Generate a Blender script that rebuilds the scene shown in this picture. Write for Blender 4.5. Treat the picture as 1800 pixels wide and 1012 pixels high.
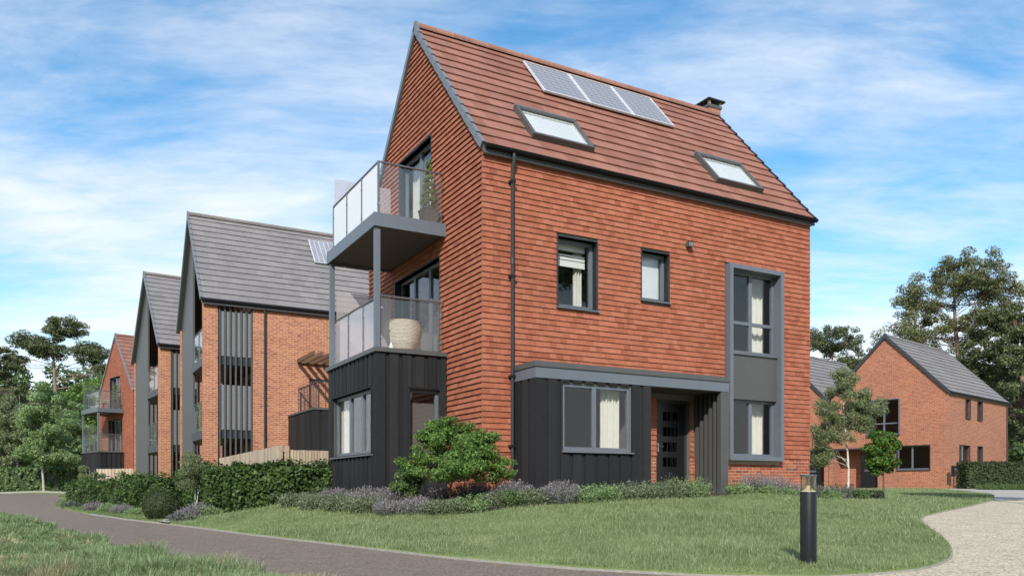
import bpy, bmesh, math, random
import numpy as np
from mathutils import Vector, Matrix
from mathutils.geometry import delaunay_2d_cdt

for _o in list(bpy.data.objects):
    bpy.data.objects.remove(_o)
SC = bpy.context.scene
COL = SC.collection
R = math.radians

# ------------------------------------------------------------------ camera
FPX, HOR, CXP, ZE = 1437.0, 856.0, 900.0, 0.15
cam_d = bpy.data.cameras.new('camera')
cam_d.sensor_width = 36.0
cam_d.lens = FPX / 1800.0 * 36.0
cam_d.shift_y = (HOR - 506.0) / 1800.0
cam_d.clip_start = 0.1
cam_d.clip_end = 2000.0
cam = bpy.data.objects.new('camera', cam_d)
cam.location = (0, 0, ZE)
cam.rotation_euler = (R(90), 0, 0)
COL.objects.link(cam)
SC.camera = cam

# ------------------------------------------------------------------ sky, sun, exposure
SUN_EL = 36.0
SUN_DIR = Vector((0.15 * math.cos(R(SUN_EL)), math.cos(R(SUN_EL)), -math.sin(R(SUN_EL)))).normalized()
world = bpy.data.worlds.new('World')
SC.world = world
world.use_nodes = True
wn, wl = world.node_tree.nodes, world.node_tree.links
wn.clear()
w_out = wn.new('ShaderNodeOutputWorld')
w_bg = wn.new('ShaderNodeBackground')
w_sky = wn.new('ShaderNodeTexSky')
w_sky.sky_type = 'NISHITA'
w_sky.sun_disc = False
w_sky.sun_elevation = R(SUN_EL)
w_sky.sun_rotation = R(188.5)
w_sky.air_density = 1.0
w_sky.dust_density = 0.3
w_sky.ozone_density = 1.3
w_bg.inputs['Strength'].default_value = 0.12
# thin cirrus laid on a plane high above the place (by direction only)
w_tc = wn.new('ShaderNodeTexCoord')
w_sep = wn.new('ShaderNodeSeparateXYZ')
wl.new(w_tc.outputs['Generated'], w_sep.inputs[0])
def wmath(op, a, b=None, c=None):
    n = wn.new('ShaderNodeMath'); n.operation = op
    for i, v in enumerate((a, b, c)):
        if v is None: continue
        if isinstance(v, (int, float)): n.inputs[i].default_value = v
        else: wl.new(v, n.inputs[i])
    return n.outputs[0]
zc = wmath('MAXIMUM', w_sep.outputs[2], 0.0)
zden = wmath('ADD', zc, 0.16)
px_ = wmath('DIVIDE', w_sep.outputs[0], zden)
py_ = wmath('DIVIDE', w_sep.outputs[1], zden)
w_cmb = wn.new('ShaderNodeCombineXYZ')
wl.new(px_, w_cmb.inputs[0]); wl.new(py_, w_cmb.inputs[1])
def wnoise(scale, detail, rough, rotz, sx, sy, dist=0.0, off=(0, 0, 0)):
    m = wn.new('ShaderNodeMapping')
    m.inputs['Rotation'].default_value = (0, 0, R(rotz))
    m.inputs['Scale'].default_value = (sx, sy, 1)
    m.inputs['Location'].default_value = off
    wl.new(w_cmb.outputs[0], m.inputs[0])
    n = wn.new('ShaderNodeTexNoise')
    n.inputs['Scale'].default_value = scale
    n.inputs['Detail'].default_value = detail
    n.inputs['Roughness'].default_value = rough
    n.inputs['Distortion'].default_value = dist
    wl.new(m.outputs[0], n.inputs['Vector'])
    return n.outputs['Fac']
n_big = wnoise(0.9, 4, 0.5, 20, 1.0, 1.0, 0.3, (3.1, 1.7, 0))
n_fib = wnoise(1.7, 10, 0.62, 28, 0.9, 1.9, 0.35, (0.4, 5.2, 0))
n_fin = wnoise(7.0, 8, 0.65, -25, 0.9, 2.4, 0.25, (1.0, 0.0, 0))
dens = wmath('ADD', wmath('MULTIPLY', n_big, 0.55), wmath('ADD', wmath('MULTIPLY', n_fib, 0.55), wmath('MULTIPLY', n_fin, 0.16)))
hz = wmath('MULTIPLY', wmath('POWER', wmath('SUBTRACT', 1.0, zc), 6.0), 0.38)
dens = wmath('ADD', dens, hz)
w_ramp = wn.new('ShaderNodeMapRange')
w_ramp.interpolation_type = 'SMOOTHSTEP'
w_ramp.inputs['From Min'].default_value = 0.485
w_ramp.inputs['From Max'].default_value = 0.90
w_ramp.inputs['To Max'].default_value = 0.93
wl.new(dens, w_ramp.inputs['Value'])
w_mix = wn.new('ShaderNodeMix'); w_mix.data_type = 'RGBA'
wl.new(w_ramp.outputs[0], w_mix.inputs['Factor'])
w_hsv = wn.new('ShaderNodeHueSaturation')
w_hsv.inputs['Saturation'].default_value = 1.34
w_hsv.inputs['Hue'].default_value = 0.492
w_hsv.inputs['Value'].default_value = 1.6
wl.new(w_sky.outputs[0], w_hsv.inputs['Color'])
wl.new(w_hsv.outputs[0], w_mix.inputs['A'])
w_mix.inputs['B'].default_value = (7.6, 7.8, 8.1, 1)
wl.new(w_mix.outputs['Result'], w_bg.inputs['Color'])
wl.new(w_bg.outputs[0], w_out.inputs[0])

sun_d = bpy.data.lights.new('sun', 'SUN')
sun_d.energy = 4.2
sun_d.angle = R(0.55)
sun_d.color = (1.0, 0.955, 0.89)
sun = bpy.data.objects.new('sun', sun_d)
sun.rotation_euler = SUN_DIR.to_track_quat('-Z', 'Y').to_euler()
sun.location = (0, -20, 30)
COL.objects.link(sun)

SC.view_settings.view_transform = 'Standard'
SC.view_settings.look = 'None'
SC.view_settings.exposure = 0.18
SC.view_settings.gamma = 1.0
SC.view_settings.use_curve_mapping = False
SC.render.engine = 'CYCLES'
SC.cycles.max_bounces = 8
SC.cycles.transparent_max_bounces = 16
SC.cycles.use_denoising = True

# ------------------------------------------------------------------ materials
MATS = {}
def nodes_of(name):
    m = bpy.data.materials.new(name); m.use_nodes = True
    nt = m.node_tree; nt.nodes.clear()
    out = nt.nodes.new('ShaderNodeOutputMaterial')
    MATS[name] = m
    return m, nt.nodes, nt.links, out
def N(ns, kind, **kw):
    n = ns.new(kind)
    for k, v in kw.items():
        if k.startswith('i_'):
            key = k[2:].replace('_', ' ')
            n.inputs[key].default_value = v
        else: setattr(n, k, v)
    return n
def mathn(ns, ls, op, a, b=None):
    n = ns.new('ShaderNodeMath'); n.operation = op
    for i, v in enumerate((a, b)):
        if v is None: continue
        if isinstance(v, (int, float)): n.inputs[i].default_value = v
        else: ls.new(v, n.inputs[i])
    return n.outputs[0]
def ramp(ns, ls, fac, stops):
    n = ns.new('ShaderNodeValToRGB')
    el = n.color_ramp.elements
    while len(el) < len(stops): el.new(0.5)
    for e, (p, c) in zip(el, stops):
        e.position = p; e.color = (*c, 1)
    ls.new(fac, n.inputs[0])
    return n.outputs[0]
def mul_col(ns, ls, a, b, f=1.0):
    n = ns.new('ShaderNodeMix'); n.data_type = 'RGBA'; n.blend_type = 'MULTIPLY'
    n.inputs['Factor'].default_value = f
    ls.new(a, n.inputs['A']); ls.new(b, n.inputs['B'])
    return n.outputs['Result']

def mat_plain(name, col, rough=0.5, metal=0.0, var=0.12, nscale=6.0, bump=0.0, bscale=60.0, stretch=(1, 1, 1), spec=0.5, coat=0.0):
    """painted metal, wood, plaster ...: slight mottling and fine relief"""
    m, ns, ls, out = nodes_of(name)
    b = N(ns, 'ShaderNodeBsdfPrincipled', i_Roughness=rough, i_Metallic=metal)
    b.inputs['Specular IOR Level'].default_value = spec
    b.inputs['Coat Weight'].default_value = coat
    tc = ns.new('ShaderNodeTexCoord')
    mp = N(ns, 'ShaderNodeMapping'); mp.inputs['Scale'].default_value = stretch
    ls.new(tc.outputs['Object'], mp.inputs[0])
    nz = N(ns, 'ShaderNodeTexNoise', i_Scale=nscale, i_Detail=6.0, i_Roughness=0.6)
    ls.new(mp.outputs[0], nz.inputs['Vector'])
    lo = tuple(max(0, c * (1 - var)) for c in col); hi = tuple(min(1, c * (1 + var)) for c in col)
    c = ramp(ns, ls, nz.outputs['Fac'], [(0.3, lo), (0.7, hi)])
    ls.new(c, b.inputs['Base Color'])
    if bump:
        n2 = N(ns, 'ShaderNodeTexNoise', i_Scale=bscale, i_Detail=4.0)
        ls.new(mp.outputs[0], n2.inputs['Vector'])
        bp = N(ns, 'ShaderNodeBump', i_Strength=bump, i_Distance=0.01)
        ls.new(n2.outputs['Fac'], bp.inputs['Height']); ls.new(bp.outputs[0], b.inputs['Normal'])
    ls.new(b.outputs[0], out.inputs[0])
    return m

def mat_pieces(name, stops, rough=0.85, nscale=14.0, grain=0.25, bump=0.25, bscale=90.0):
    """clay pieces: every piece its own tone (by object or mesh island) + surface grain"""
    m, ns, ls, out = nodes_of(name)
    b = N(ns, 'ShaderNodeBsdfPrincipled', i_Roughness=rough)
    b.inputs['Specular IOR Level'].default_value = 0.3
    oi = ns.new('ShaderNodeObjectInfo'); ge = ns.new('ShaderNodeNewGeometry')
    s = mathn(ns, ls, 'FRACT', mathn(ns, ls, 'ADD', oi.outputs['Random'], ge.outputs['Random Per Island']))
    c = ramp(ns, ls, s, stops)
    nz = N(ns, 'ShaderNodeTexNoise', i_Scale=nscale, i_Detail=7.0, i_Roughness=0.65)
    ls.new(ge.outputs['Position'], nz.inputs['Vector'])
    g = ramp(ns, ls, nz.outputs['Fac'], [(0.25, (1 - grain,) * 3), (0.75, (1, 1, 1))])
    big = N(ns, 'ShaderNodeTexNoise', i_Scale=0.7, i_Detail=3.0)
    ls.new(ge.outputs['Position'], big.inputs['Vector'])
    g2 = ramp(ns, ls, big.outputs['Fac'], [(0.3, (0.84, 0.84, 0.86)), (0.7, (1, 1, 1))])
    ls.new(mul_col(ns, ls, mul_col(ns, ls, c, g), g2), b.inputs['Base Color'])
    n2 = N(ns, 'ShaderNodeTexNoise', i_Scale=bscale, i_Detail=3.0)
    ls.new(ge.outputs['Position'], n2.inputs['Vector'])
    bp = N(ns, 'ShaderNodeBump', i_Strength=bump, i_Distance=0.006)
    ls.new(n2.outputs['Fac'], bp.inputs['Height']); ls.new(bp.outputs[0], b.inputs['Normal'])
    ls.new(b.outputs[0], out.inputs[0])
    return m

def mat_brickwork(name, c1, c2, c3, mortar):
    """brickwork too far away to pick the bricks apart"""
    m, ns, ls, out = nodes_of(name)
    b = N(ns, 'ShaderNodeBsdfPrincipled', i_Roughness=0.9)
    b.inputs['Specular IOR Level'].default_value = 0.25
    tc = ns.new('ShaderNodeTexCoord'); sp = ns.new('ShaderNodeSeparateXYZ'); cb = ns.new('ShaderNodeCombineXYZ')
    ls.new(tc.outputs['Object'], sp.inputs[0])
    ls.new(mathn(ns, ls, 'ADD', sp.outputs[0], sp.outputs[1]), cb.inputs[0]); ls.new(sp.outputs[2], cb.inputs[1])
    bt = N(ns, 'ShaderNodeTexBrick', i_Scale=1.0, i_Mortar_Size=0.009, i_Mortar_Smooth=0.15, i_Bias=-0.1, i_Brick_Width=0.225, i_Row_Height=0.075)
    bt.inputs['Color1'].default_value = (*c1, 1); bt.inputs['Color2'].default_value = (*c2, 1); bt.inputs['Mortar'].default_value = (*mortar, 1)
    ls.new(cb.outputs[0], bt.inputs['Vector'])
    # a second, cell-wise tone so that dark headers stand out
    sn = N(ns, 'ShaderNodeVectorMath', operation='DIVIDE'); sn.inputs[1].default_value = (0.225, 0.075, 1)
    ls.new(cb.outputs[0], sn.inputs[0])
    wn_ = N(ns, 'ShaderNodeTexNoise', i_Scale=1.3, i_Detail=2.0)
    ls.new(sn.outputs[0], wn_.inputs['Vector'])
    tone = ramp(ns, ls, wn_.outputs['Fac'], [(0.3, (0.55, 0.5, 0.52)), (0.43, (1, 1, 1)), (0.6, (1.0, 0.97, 0.9)), (0.7, (1.1, 1.15, 1.15))])
    big = N(ns, 'ShaderNodeTexNoise', i_Scale=0.8, i_Detail=4.0)
    ls.new(tc.outputs['Object'], big.inputs['Vector'])
    g2 = ramp(ns, ls, big.outputs['Fac'], [(0.3, (0.86, 0.86, 0.88)), (0.7, (1, 1, 1))])
    ls.new(mul_col(ns, ls, mul_col(ns, ls, bt.outputs['Color'], tone), g2), b.inputs['Base Color'])
    bp = N(ns, 'ShaderNodeBump', i_Strength=0.6, i_Distance=0.008, invert=True)
    ls.new(bt.outputs['Fac'], bp.inputs['Height']); ls.new(bp.outputs[0], b.inputs['Normal'])
    ls.new(b.outputs[0], out.inputs[0])
    return m

def mat_leaf(name, dark, light, trans=0.3, rough=0.5, extra=None, spec=0.35, patch=(0.78, 0.8, 0.75), pscale=1.6):
    m, ns, ls, out = nodes_of(name)
    ge = ns.new('ShaderNodeNewGeometry')
    stops = [(0.0, dark), (0.6, tuple((a + b_) / 2 for a, b_ in zip(dark, light))), (0.95, light)]
    if extra: stops += [(0.97, extra), (1.0, extra)]
    oi = ns.new('ShaderNodeObjectInfo')
    nz = N(ns, 'ShaderNodeTexNoise', i_Scale=pscale, i_Detail=3.0)
    ls.new(ge.outputs['Position'], nz.inputs['Vector'])
    c = ramp(ns, ls, ge.outputs['Random Per Island'], stops)
    g = ramp(ns, ls, nz.outputs['Fac'], [(0.3, patch), (0.7, (1, 1, 1))])
    c = mul_col(ns, ls, c, g)
    b = N(ns, 'ShaderNodeBsdfPrincipled', i_Roughness=rough)
    b.inputs['Specular IOR Level'].default_value = spec
    ls.new(c, b.inputs['Base Color'])
    t = ns.new('ShaderNodeBsdfTranslucent')
    ls.new(c, t.inputs['Color'])
    mx = N(ns, 'ShaderNodeMixShader'); mx.inputs[0].default_value = trans
    ls.new(b.outputs[0], mx.inputs[1]); ls.new(t.outputs[0], mx.inputs[2])
    ls.new(mx.outputs[0], out.inputs[0])
    return m

def mat_glass(name, tint=(1, 1, 1), refl=1.0, body=0.0, body_col=(0.8, 0.85, 0.85), rough=0.0):
    """thin sheet glass: clear, mirror by Fresnel, optionally milky (body)"""
    m, ns, ls, out = nodes_of(name)
    tr = ns.new('ShaderNodeBsdfTransparent'); tr.inputs[0].default_value = (*tint, 1)
    gl = N(ns, 'ShaderNodeBsdfGlossy', i_Roughness=rough)
    fr = N(ns, 'ShaderNodeFresnel', i_IOR=1.5)
    gb_ = ns.new('ShaderNodeNewGeometry')
    ls.new(mathn(ns, ls, 'SUBTRACT', 1.5, mathn(ns, ls, 'MULTIPLY', gb_.outputs['Backfacing'], 0.83333)), fr.inputs['IOR'])
    fac = mathn(ns, ls, 'MULTIPLY', fr.outputs[0], refl)
    base = tr.outputs[0]
    if body:
        df = ns.new('ShaderNodeBsdfDiffuse'); df.inputs[0].default_value = (*body_col, 1)
        tl = ns.new('ShaderNodeBsdfTranslucent'); tl.inputs[0].default_value = (*body_col, 1)
        m0 = N(ns, 'ShaderNodeMixShader'); m0.inputs[0].default_value = 0.25
        ls.new(df.outputs[0], m0.inputs[1]); ls.new(tl.outputs[0], m0.inputs[2])
        m1 = N(ns, 'ShaderNodeMixShader'); m1.inputs[0].default_value = body
        ls.new(tr.outputs[0], m1.inputs[1]); ls.new(m0.outputs[0], m1.inputs[2])
        base = m1.outputs[0]
    mx = ns.new('ShaderNodeMixShader')
    ls.new(fac, mx.inputs[0]); ls.new(base, mx.inputs[1]); ls.new(gl.outputs[0], mx.inputs[2])
    ls.new(mx.outputs[0], out.inputs[0])
    return m

def mat_ground(name, stops, nscale, fine, bump=0.4, rough=0.95, speck=None):
    m, ns, ls, out = nodes_of(name)
    ge = ns.new('ShaderNodeNewGeometry')
    b = N(ns, 'ShaderNodeBsdfPrincipled', i_Roughness=rough)
    b.inputs['Specular IOR Level'].default_value = 0.25
    nz = N(ns, 'ShaderNodeTexNoise', i_Scale=nscale, i_Detail=8.0, i_Roughness=0.7)
    ls.new(ge.outputs['Position'], nz.inputs['Vector'])
    c = ramp(ns, ls, nz.outputs['Fac'], stops)
    vo = N(ns, 'ShaderNodeTexVoronoi', i_Scale=fine)
    ls.new(ge.outputs['Position'], vo.inputs['Vector'])
    if speck:
        sp = ramp(ns, ls, vo.outputs['Color'], speck)
        c = mul_col(ns, ls, c, sp)
    ls.new(c, b.inputs['Base Color'])
    bp = N(ns, 'ShaderNodeBump', i_Strength=bump, i_Distance=0.008)
    ls.new(vo.outputs['Distance'], bp.inputs['Height']); ls.new(bp.outputs[0], b.inputs['Normal'])
    ls.new(b.outputs[0], out.inputs[0])
    return m

mat_pieces('clay_tile', [(0.0, (0.335, 0.102, 0.054)), (0.12, (0.375, 0.118, 0.061)), (0.45, (0.415, 0.138, 0.073)), (0.85, (0.46, 0.163, 0.091)), (0.94, (0.40, 0.133, 0.08)), (1.0, (0.475, 0.178, 0.105))], grain=0.22)
mat_pieces('roof_red', [(0.0, (0.285, 0.122, 0.082)), (0.4, (0.33, 0.147, 0.10)), (0.75, (0.365, 0.168, 0.118)), (1.0, (0.31, 0.145, 0.106))], grain=0.22, nscale=5.0)
mat_pieces('roof_grey', [(0.0, (0.235, 0.216, 0.208)), (0.5, (0.252, 0.232, 0.223)), (1.0, (0.27, 0.249, 0.24))], grain=0.15, nscale=5.0)
mat_pieces('ridge_red', [(0.0, (0.33, 0.165, 0.12)), (1.0, (0.4, 0.205, 0.145))])
mat_pieces('ridge_grey', [(0.0, (0.22, 0.19, 0.165)), (1.0, (0.27, 0.235, 0.205))])
mat_pieces('brick_near', [(0.0, (0.34, 0.085, 0.045)), (0.3, (0.46, 0.13, 0.06)), (0.6, (0.53, 0.17, 0.08)), (0.85, (0.42, 0.12, 0.065)), (1.0, (0.2, 0.075, 0.06))], grain=0.35, nscale=30)
mat_plain('mortar', (0.56, 0.43, 0.33), 0.95, var=0.1, bump=0.3)
mat_brickwork('brickwork_orange', (0.56, 0.215, 0.105), (0.36, 0.115, 0.07), None, (0.58, 0.42, 0.30))
mat_brickwork('brickwork_red', (0.47, 0.165, 0.088), (0.33, 0.108, 0.066), None, (0.47, 0.32, 0.23))
mat_plain('frame_grey', (0.128, 0.146, 0.168), 0.42, var=0.05)
mat_plain('frame_dark', (0.035, 0.04, 0.046), 0.45, var=0.08)
mat_plain('panel_grey', (0.082, 0.082, 0.076), 0.5, var=0.05)
mat_plain('cap_grey', (0.085, 0.085, 0.082), 0.5, var=0.08)
mat_plain('soffit', (0.075, 0.07, 0.065), 0.6, var=0.06)
mat_plain('black_plastic', (0.014, 0.015, 0.016), 0.45, var=0.1, spec=0.3)
mat_plain('gutter_black', (0.007, 0.0075, 0.008), 0.6, var=0.1, spec=0.15)
mat_plain('verge_grey', (0.165, 0.175, 0.19), 0.5, var=0.1)
mat_plain('steel', (0.55, 0.56, 0.58), 0.3, metal=1.0, var=0.05)
mat_plain('rail_steel', (0.2, 0.2, 0.205), 0.35, metal=0.6, var=0.05)
mat_plain('door_black', (0.012, 0.012, 0.013), 0.35, var=0.1)
mat_plain('white_paint', (0.78, 0.77, 0.74), 0.5, var=0.03)
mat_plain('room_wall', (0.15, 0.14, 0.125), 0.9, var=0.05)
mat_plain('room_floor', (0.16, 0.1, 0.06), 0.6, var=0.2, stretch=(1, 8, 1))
mat_plain('curtain', (0.72, 0.69, 0.62), 0.9, var=0.04, bump=0.1, bscale=200)
mat_plain('blind_white', (0.8, 0.8, 0.78), 0.7, var=0.02)
mat_plain('blind_grey', (0.12, 0.115, 0.105), 0.9, var=0.05, stretch=(20, 20, 2))
mat_plain('frost', (0.72, 0.73, 0.74), 0.25, var=0.06, nscale=2.0)
def mat_boards(name, c0, c1, rough=0.75):
    m = mat_pieces(name, [(0.0, c0), (1.0, c1)], rough=rough, grain=0.3, nscale=8.0, bump=0.35, bscale=40.0)
    return m
mat_boards('black_board', (0.017, 0.0175, 0.0185), (0.033, 0.033, 0.034))
mat_boards('fence_board', (0.46, 0.36, 0.25), (0.62, 0.5, 0.36), 0.85)
mat_boards('slat_grey', (0.105, 0.105, 0.098), (0.125, 0.125, 0.118), 0.5)
mat_boards('wood_brown', (0.16, 0.09, 0.055), (0.24, 0.14, 0.085), 0.7)
mat_plain('solar_cell', (0.27, 0.275, 0.30), 0.35, var=0.18, nscale=3.0, spec=0.8)
mat_plain('solar_frame', (0.6, 0.6, 0.6), 0.45)
mat_plain('wicker', (0.62, 0.52, 0.42), 0.85, var=0.22, nscale=20, bump=0.6, bscale=60, stretch=(1, 1, 3))
mat_plain('planter', (0.09, 0.075, 0.07), 0.7, var=0.2)
mat_plain('terrace_wood', (0.35, 0.27, 0.19), 0.8)
mat_plain('bark_birch', (0.62, 0.58, 0.52), 0.85, var=0.35, nscale=9, bump=0.4, bscale=20, stretch=(1, 1, 0.35))
mat_plain('bark_brown', (0.15, 0.105, 0.075), 0.95, var=0.3, nscale=10, bump=0.7, bscale=25, stretch=(1, 1, 0.3))
mat_plain('bark_pine', (0.23, 0.165, 0.125), 0.95, var=0.35, nscale=3, bump=0.8, bscale=9, stretch=(1, 1, 0.4))
mat_plain('bark_red', (0.36, 0.15, 0.075), 0.9, var=0.25, nscale=10, bump=0.4)
mat_plain('bark_pale', (0.42, 0.38, 0.32), 0.9, var=0.25, nscale=8)
mat_glass('window_glass', (0.945, 0.955, 0.95), refl=1.0)
mat_glass('rail_glass', (0.96, 0.975, 0.97), refl=0.8, body=0.035)
mat_glass('white_glass', (0.95, 0.97, 0.97), refl=1.0, body=0.95, body_col=(0.96, 0.965, 0.975), rough=0.1)  # nearly opaque white body, hardly see-through
mat_glass('privacy_glass', (0.9, 0.88, 0.89), refl=1.0, body=0.30, body_col=(0.82, 0.76, 0.76), rough=0.05)
mat_glass('lamp_glass', (0.88, 0.84, 0.72), refl=1.0, body=0.04)
mat_ground('turf', [(0.3, (0.115, 0.155, 0.05)), (0.55, (0.165, 0.205, 0.075)), (0.75, (0.23, 0.26, 0.11))], 1.2, 60, 0.6)
mat_ground('soil', [(0.3, (0.045, 0.032, 0.022)), (0.7, (0.085, 0.06, 0.042))], 8, 40, 0.8)
mat_ground('road_resin', [(0.3, (0.185, 0.145, 0.115)), (0.7, (0.235, 0.188, 0.15))], 3.0, 50, 0.9, 0.8, [(0.0, (0.42, 0.42, 0.44)), (0.45, (0.95, 0.94, 0.92)), (0.8, (1.15, 1.12, 1.08)), (1.0, (1.7, 1.65, 1.55))])
mat_ground('gravel_resin', [(0.3, (0.47, 0.41, 0.30)), (0.7, (0.57, 0.50, 0.38))], 2.0, 40, 0.9, 0.85, [(0.0, (0.35, 0.34, 0.33)), (0.35, (0.85, 0.83, 0.8)), (0.6, (1.0, 0.98, 0.95)), (1.0, (1.4, 1.39, 1.36))])
mat_ground('path_stone', [(0.3, (0.36, 0.32, 0.28)), (0.7, (0.43, 0.39, 0.34))], 4.0, 60, 0.5)
mat_ground('edging', [(0.3, (0.26, 0.25, 0.21)), (0.7, (0.36, 0.35, 0.30))], 9.0, 30, 0.5)
mat_leaf('grass_blade', (0.15, 0.21, 0.075), (0.44, 0.49, 0.25), 0.35, 0.6, patch=(0.5, 0.62, 0.48), pscale=1.5)
mat_leaf('meadow_blade', (0.135, 0.225, 0.085), (0.44, 0.52, 0.27), 0.3, 0.65, extra=(0.5, 0.42, 0.25))
mat_leaf('leaf_topiary', (0.13, 0.17, 0.045), (0.36, 0.42, 0.14), 0.3, 0.6)
mat_leaf('grass_long', (0.26, 0.32, 0.14), (0.56, 0.6, 0.36), 0.4, 0.6)
mat_leaf('leaf_sage', (0.13, 0.17, 0.085), (0.37, 0.41, 0.25), 0.35, 0.65)
mat_leaf('meadow_pale', (0.3, 0.29, 0.14), (0.58, 0.52, 0.33), 0.3, 0.7)
mat_leaf('leaf_laurel', (0.037, 0.077, 0.020), (0.144, 0.237, 0.062), 0.35, 0.5, spec=0.3)
mat_leaf('leaf_bright', (0.084, 0.168, 0.034), (0.300, 0.456, 0.120), 0.45, 0.45)
mat_leaf('leaf_mid', (0.078, 0.137, 0.044), (0.260, 0.364, 0.130), 0.40, 0.5)
mat_leaf('leaf_dark', (0.062, 0.097, 0.040), (0.202, 0.265, 0.116), 0.35, 0.55)
mat_leaf('leaf_pine', (0.067, 0.090, 0.040), (0.256, 0.284, 0.127), 0.30, 0.6)
mat_leaf('leaf_olive', (0.090, 0.107, 0.043), (0.360, 0.375, 0.165), 0.38, 0.55)
mat_leaf('leaf_soft', (0.173, 0.266, 0.101), (0.466, 0.614, 0.284), 0.45, 0.5)
mat_leaf('leaf_birch', (0.131, 0.166, 0.070), (0.423, 0.473, 0.245), 0.45, 0.5)
mat_leaf('leaf_red', (0.068, 0.150, 0.027), (0.188, 0.345, 0.060), 0.40, 0.45, extra=(0.4, 0.14, 0.05))
mat_leaf('leaf_grey', (0.12, 0.135, 0.105), (0.27, 0.28, 0.235), 0.2, 0.7)
mat_leaf('lavender', (0.24, 0.19, 0.225), (0.47, 0.41, 0.44), 0.2, 0.7)
mat_leaf('leaf_yew', (0.032, 0.048, 0.020), (0.097, 0.129, 0.045), 0.30, 0.6)
M = MATS

# ------------------------------------------------------------------ mesh helpers
class MB:
    def __init__(self): self.v = []; self.f = []
    def quad(self, a, b, c, d):
        n = len(self.v); self.v += [a, b, c, d]; self.f.append((n, n + 1, n + 2, n + 3)); return self
    def box(self, x0, x1, y0, y1, z0, z1):
        if x0 > x1: x0, x1 = x1, x0
        if y0 > y1: y0, y1 = y1, y0
        if z0 > z1: z0, z1 = z1, z0
        n = len(self.v)
        self.v += [(x0, y0, z0), (x1, y0, z0), (x1, y1, z0), (x0, y1, z0), (x0, y0, z1), (x1, y0, z1), (x1, y1, z1), (x0, y1, z1)]
        self.f += [tuple(n + i for i in q) for q in ((3, 2, 1, 0), (4, 5, 6, 7), (0, 1, 5, 4), (1, 2, 6, 5), (2, 3, 7, 6), (3, 0, 4, 7))]
        return self
    def hexa(self, p):           # 8 points: bottom ring 0-3, top ring 4-7
        n = len(self.v); self.v += [tuple(q) for q in p]
        self.f += [tuple(n + i for i in q) for q in ((3, 2, 1, 0), (4, 5, 6, 7), (0, 1, 5, 4), (1, 2, 6, 5), (2, 3, 7, 6), (3, 0, 4, 7))]
        return self
    def prism(self, poly, axis, a0, a1):   # poly in the plane of the two other axes
        n = len(self.v); k = len(poly)
        for a in (a0, a1):
            for (p, q) in poly:
                self.v.append((a, p, q) if axis == 'x' else (p, a, q) if axis == 'y' else (p, q, a))
        self.f.append(tuple(n + i for i in reversed(range(k)))); self.f.append(tuple(n + k + i for i in range(k)))
        for i in range(k):
            j = (i + 1) % k; self.f.append((n + i, n + j, n + k + j, n + k + i))
        return self
    def tube(self, pts, rad, seg=8, cap=True):
        pts = [Vector(p) for p in pts]
        if not hasattr(rad, '__len__'): rad = [rad] * len(pts)
        n0 = len(self.v)
        for i, p in enumerate(pts):
            d = (pts[min(i + 1, len(pts) - 1)] - pts[max(i - 1, 0)]).normalized()
            a = d.orthogonal().normalized() if abs(d.z) > 0.95 else d.cross(Vector((0, 0, 1))).normalized()
            if abs(d.z) > 0.95: a = (Vector((1, 0, 0)) - d * d.x).normalized()
            b = d.cross(a)
            for k in range(seg):
                t = 2 * math.pi * k / seg
                q = p + (a * math.cos(t) + b * math.sin(t)) * rad[i]
                self.v.append(tuple(q))
        for i in range(len(pts) - 1):
            for k in range(seg):
                k2 = (k + 1) % seg; o = n0 + i * seg
                self.f.append((o + k, o + k2, o + seg + k2, o + seg + k))
        if cap:
            self.f.append(tuple(n0 + k for k in reversed(range(seg))))
            o = n0 + (len(pts) - 1) * seg; self.f.append(tuple(o + k for k in range(seg)))
        return self
    def lathe(self, prof, cx=0, cy=0, seg=24):
        n0 = len(self.v)
        for (r, z) in prof:
            for k in range(seg):
                t = 2 * math.pi * k / seg; self.v.append((cx + r * math.cos(t), cy + r * math.sin(t), z))
        for i in range(len(prof) - 1):
            for k in range(seg):
                k2 = (k + 1) % seg; o = n0 + i * seg
                self.f.append((o + k, o + k2, o + seg + k2, o + seg + k))
        self.f.append(tuple(n0 + k for k in reversed(range(seg))))
        o = n0 + (len(prof) - 1) * seg; self.f.append(tuple(o + k for k in range(seg)))
        return self
    def mesh(self, name, mat, smooth=False):
        me = bpy.data.meshes.new(name); me.from_pydata(self.v, [], self.f)
        me.materials.append(M[mat])
        if smooth:
            me.polygons.foreach_set('use_smooth', [True] * len(me.polygons))
            try: me.set_sharp_from_angle(angle=R(40))
            except Exception: pass
        me.update(); return me
    def build(self, name, mat, parent=None, smooth=False, **kw):
        return place(name, self.mesh(name, mat, smooth), parent, **kw)

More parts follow.
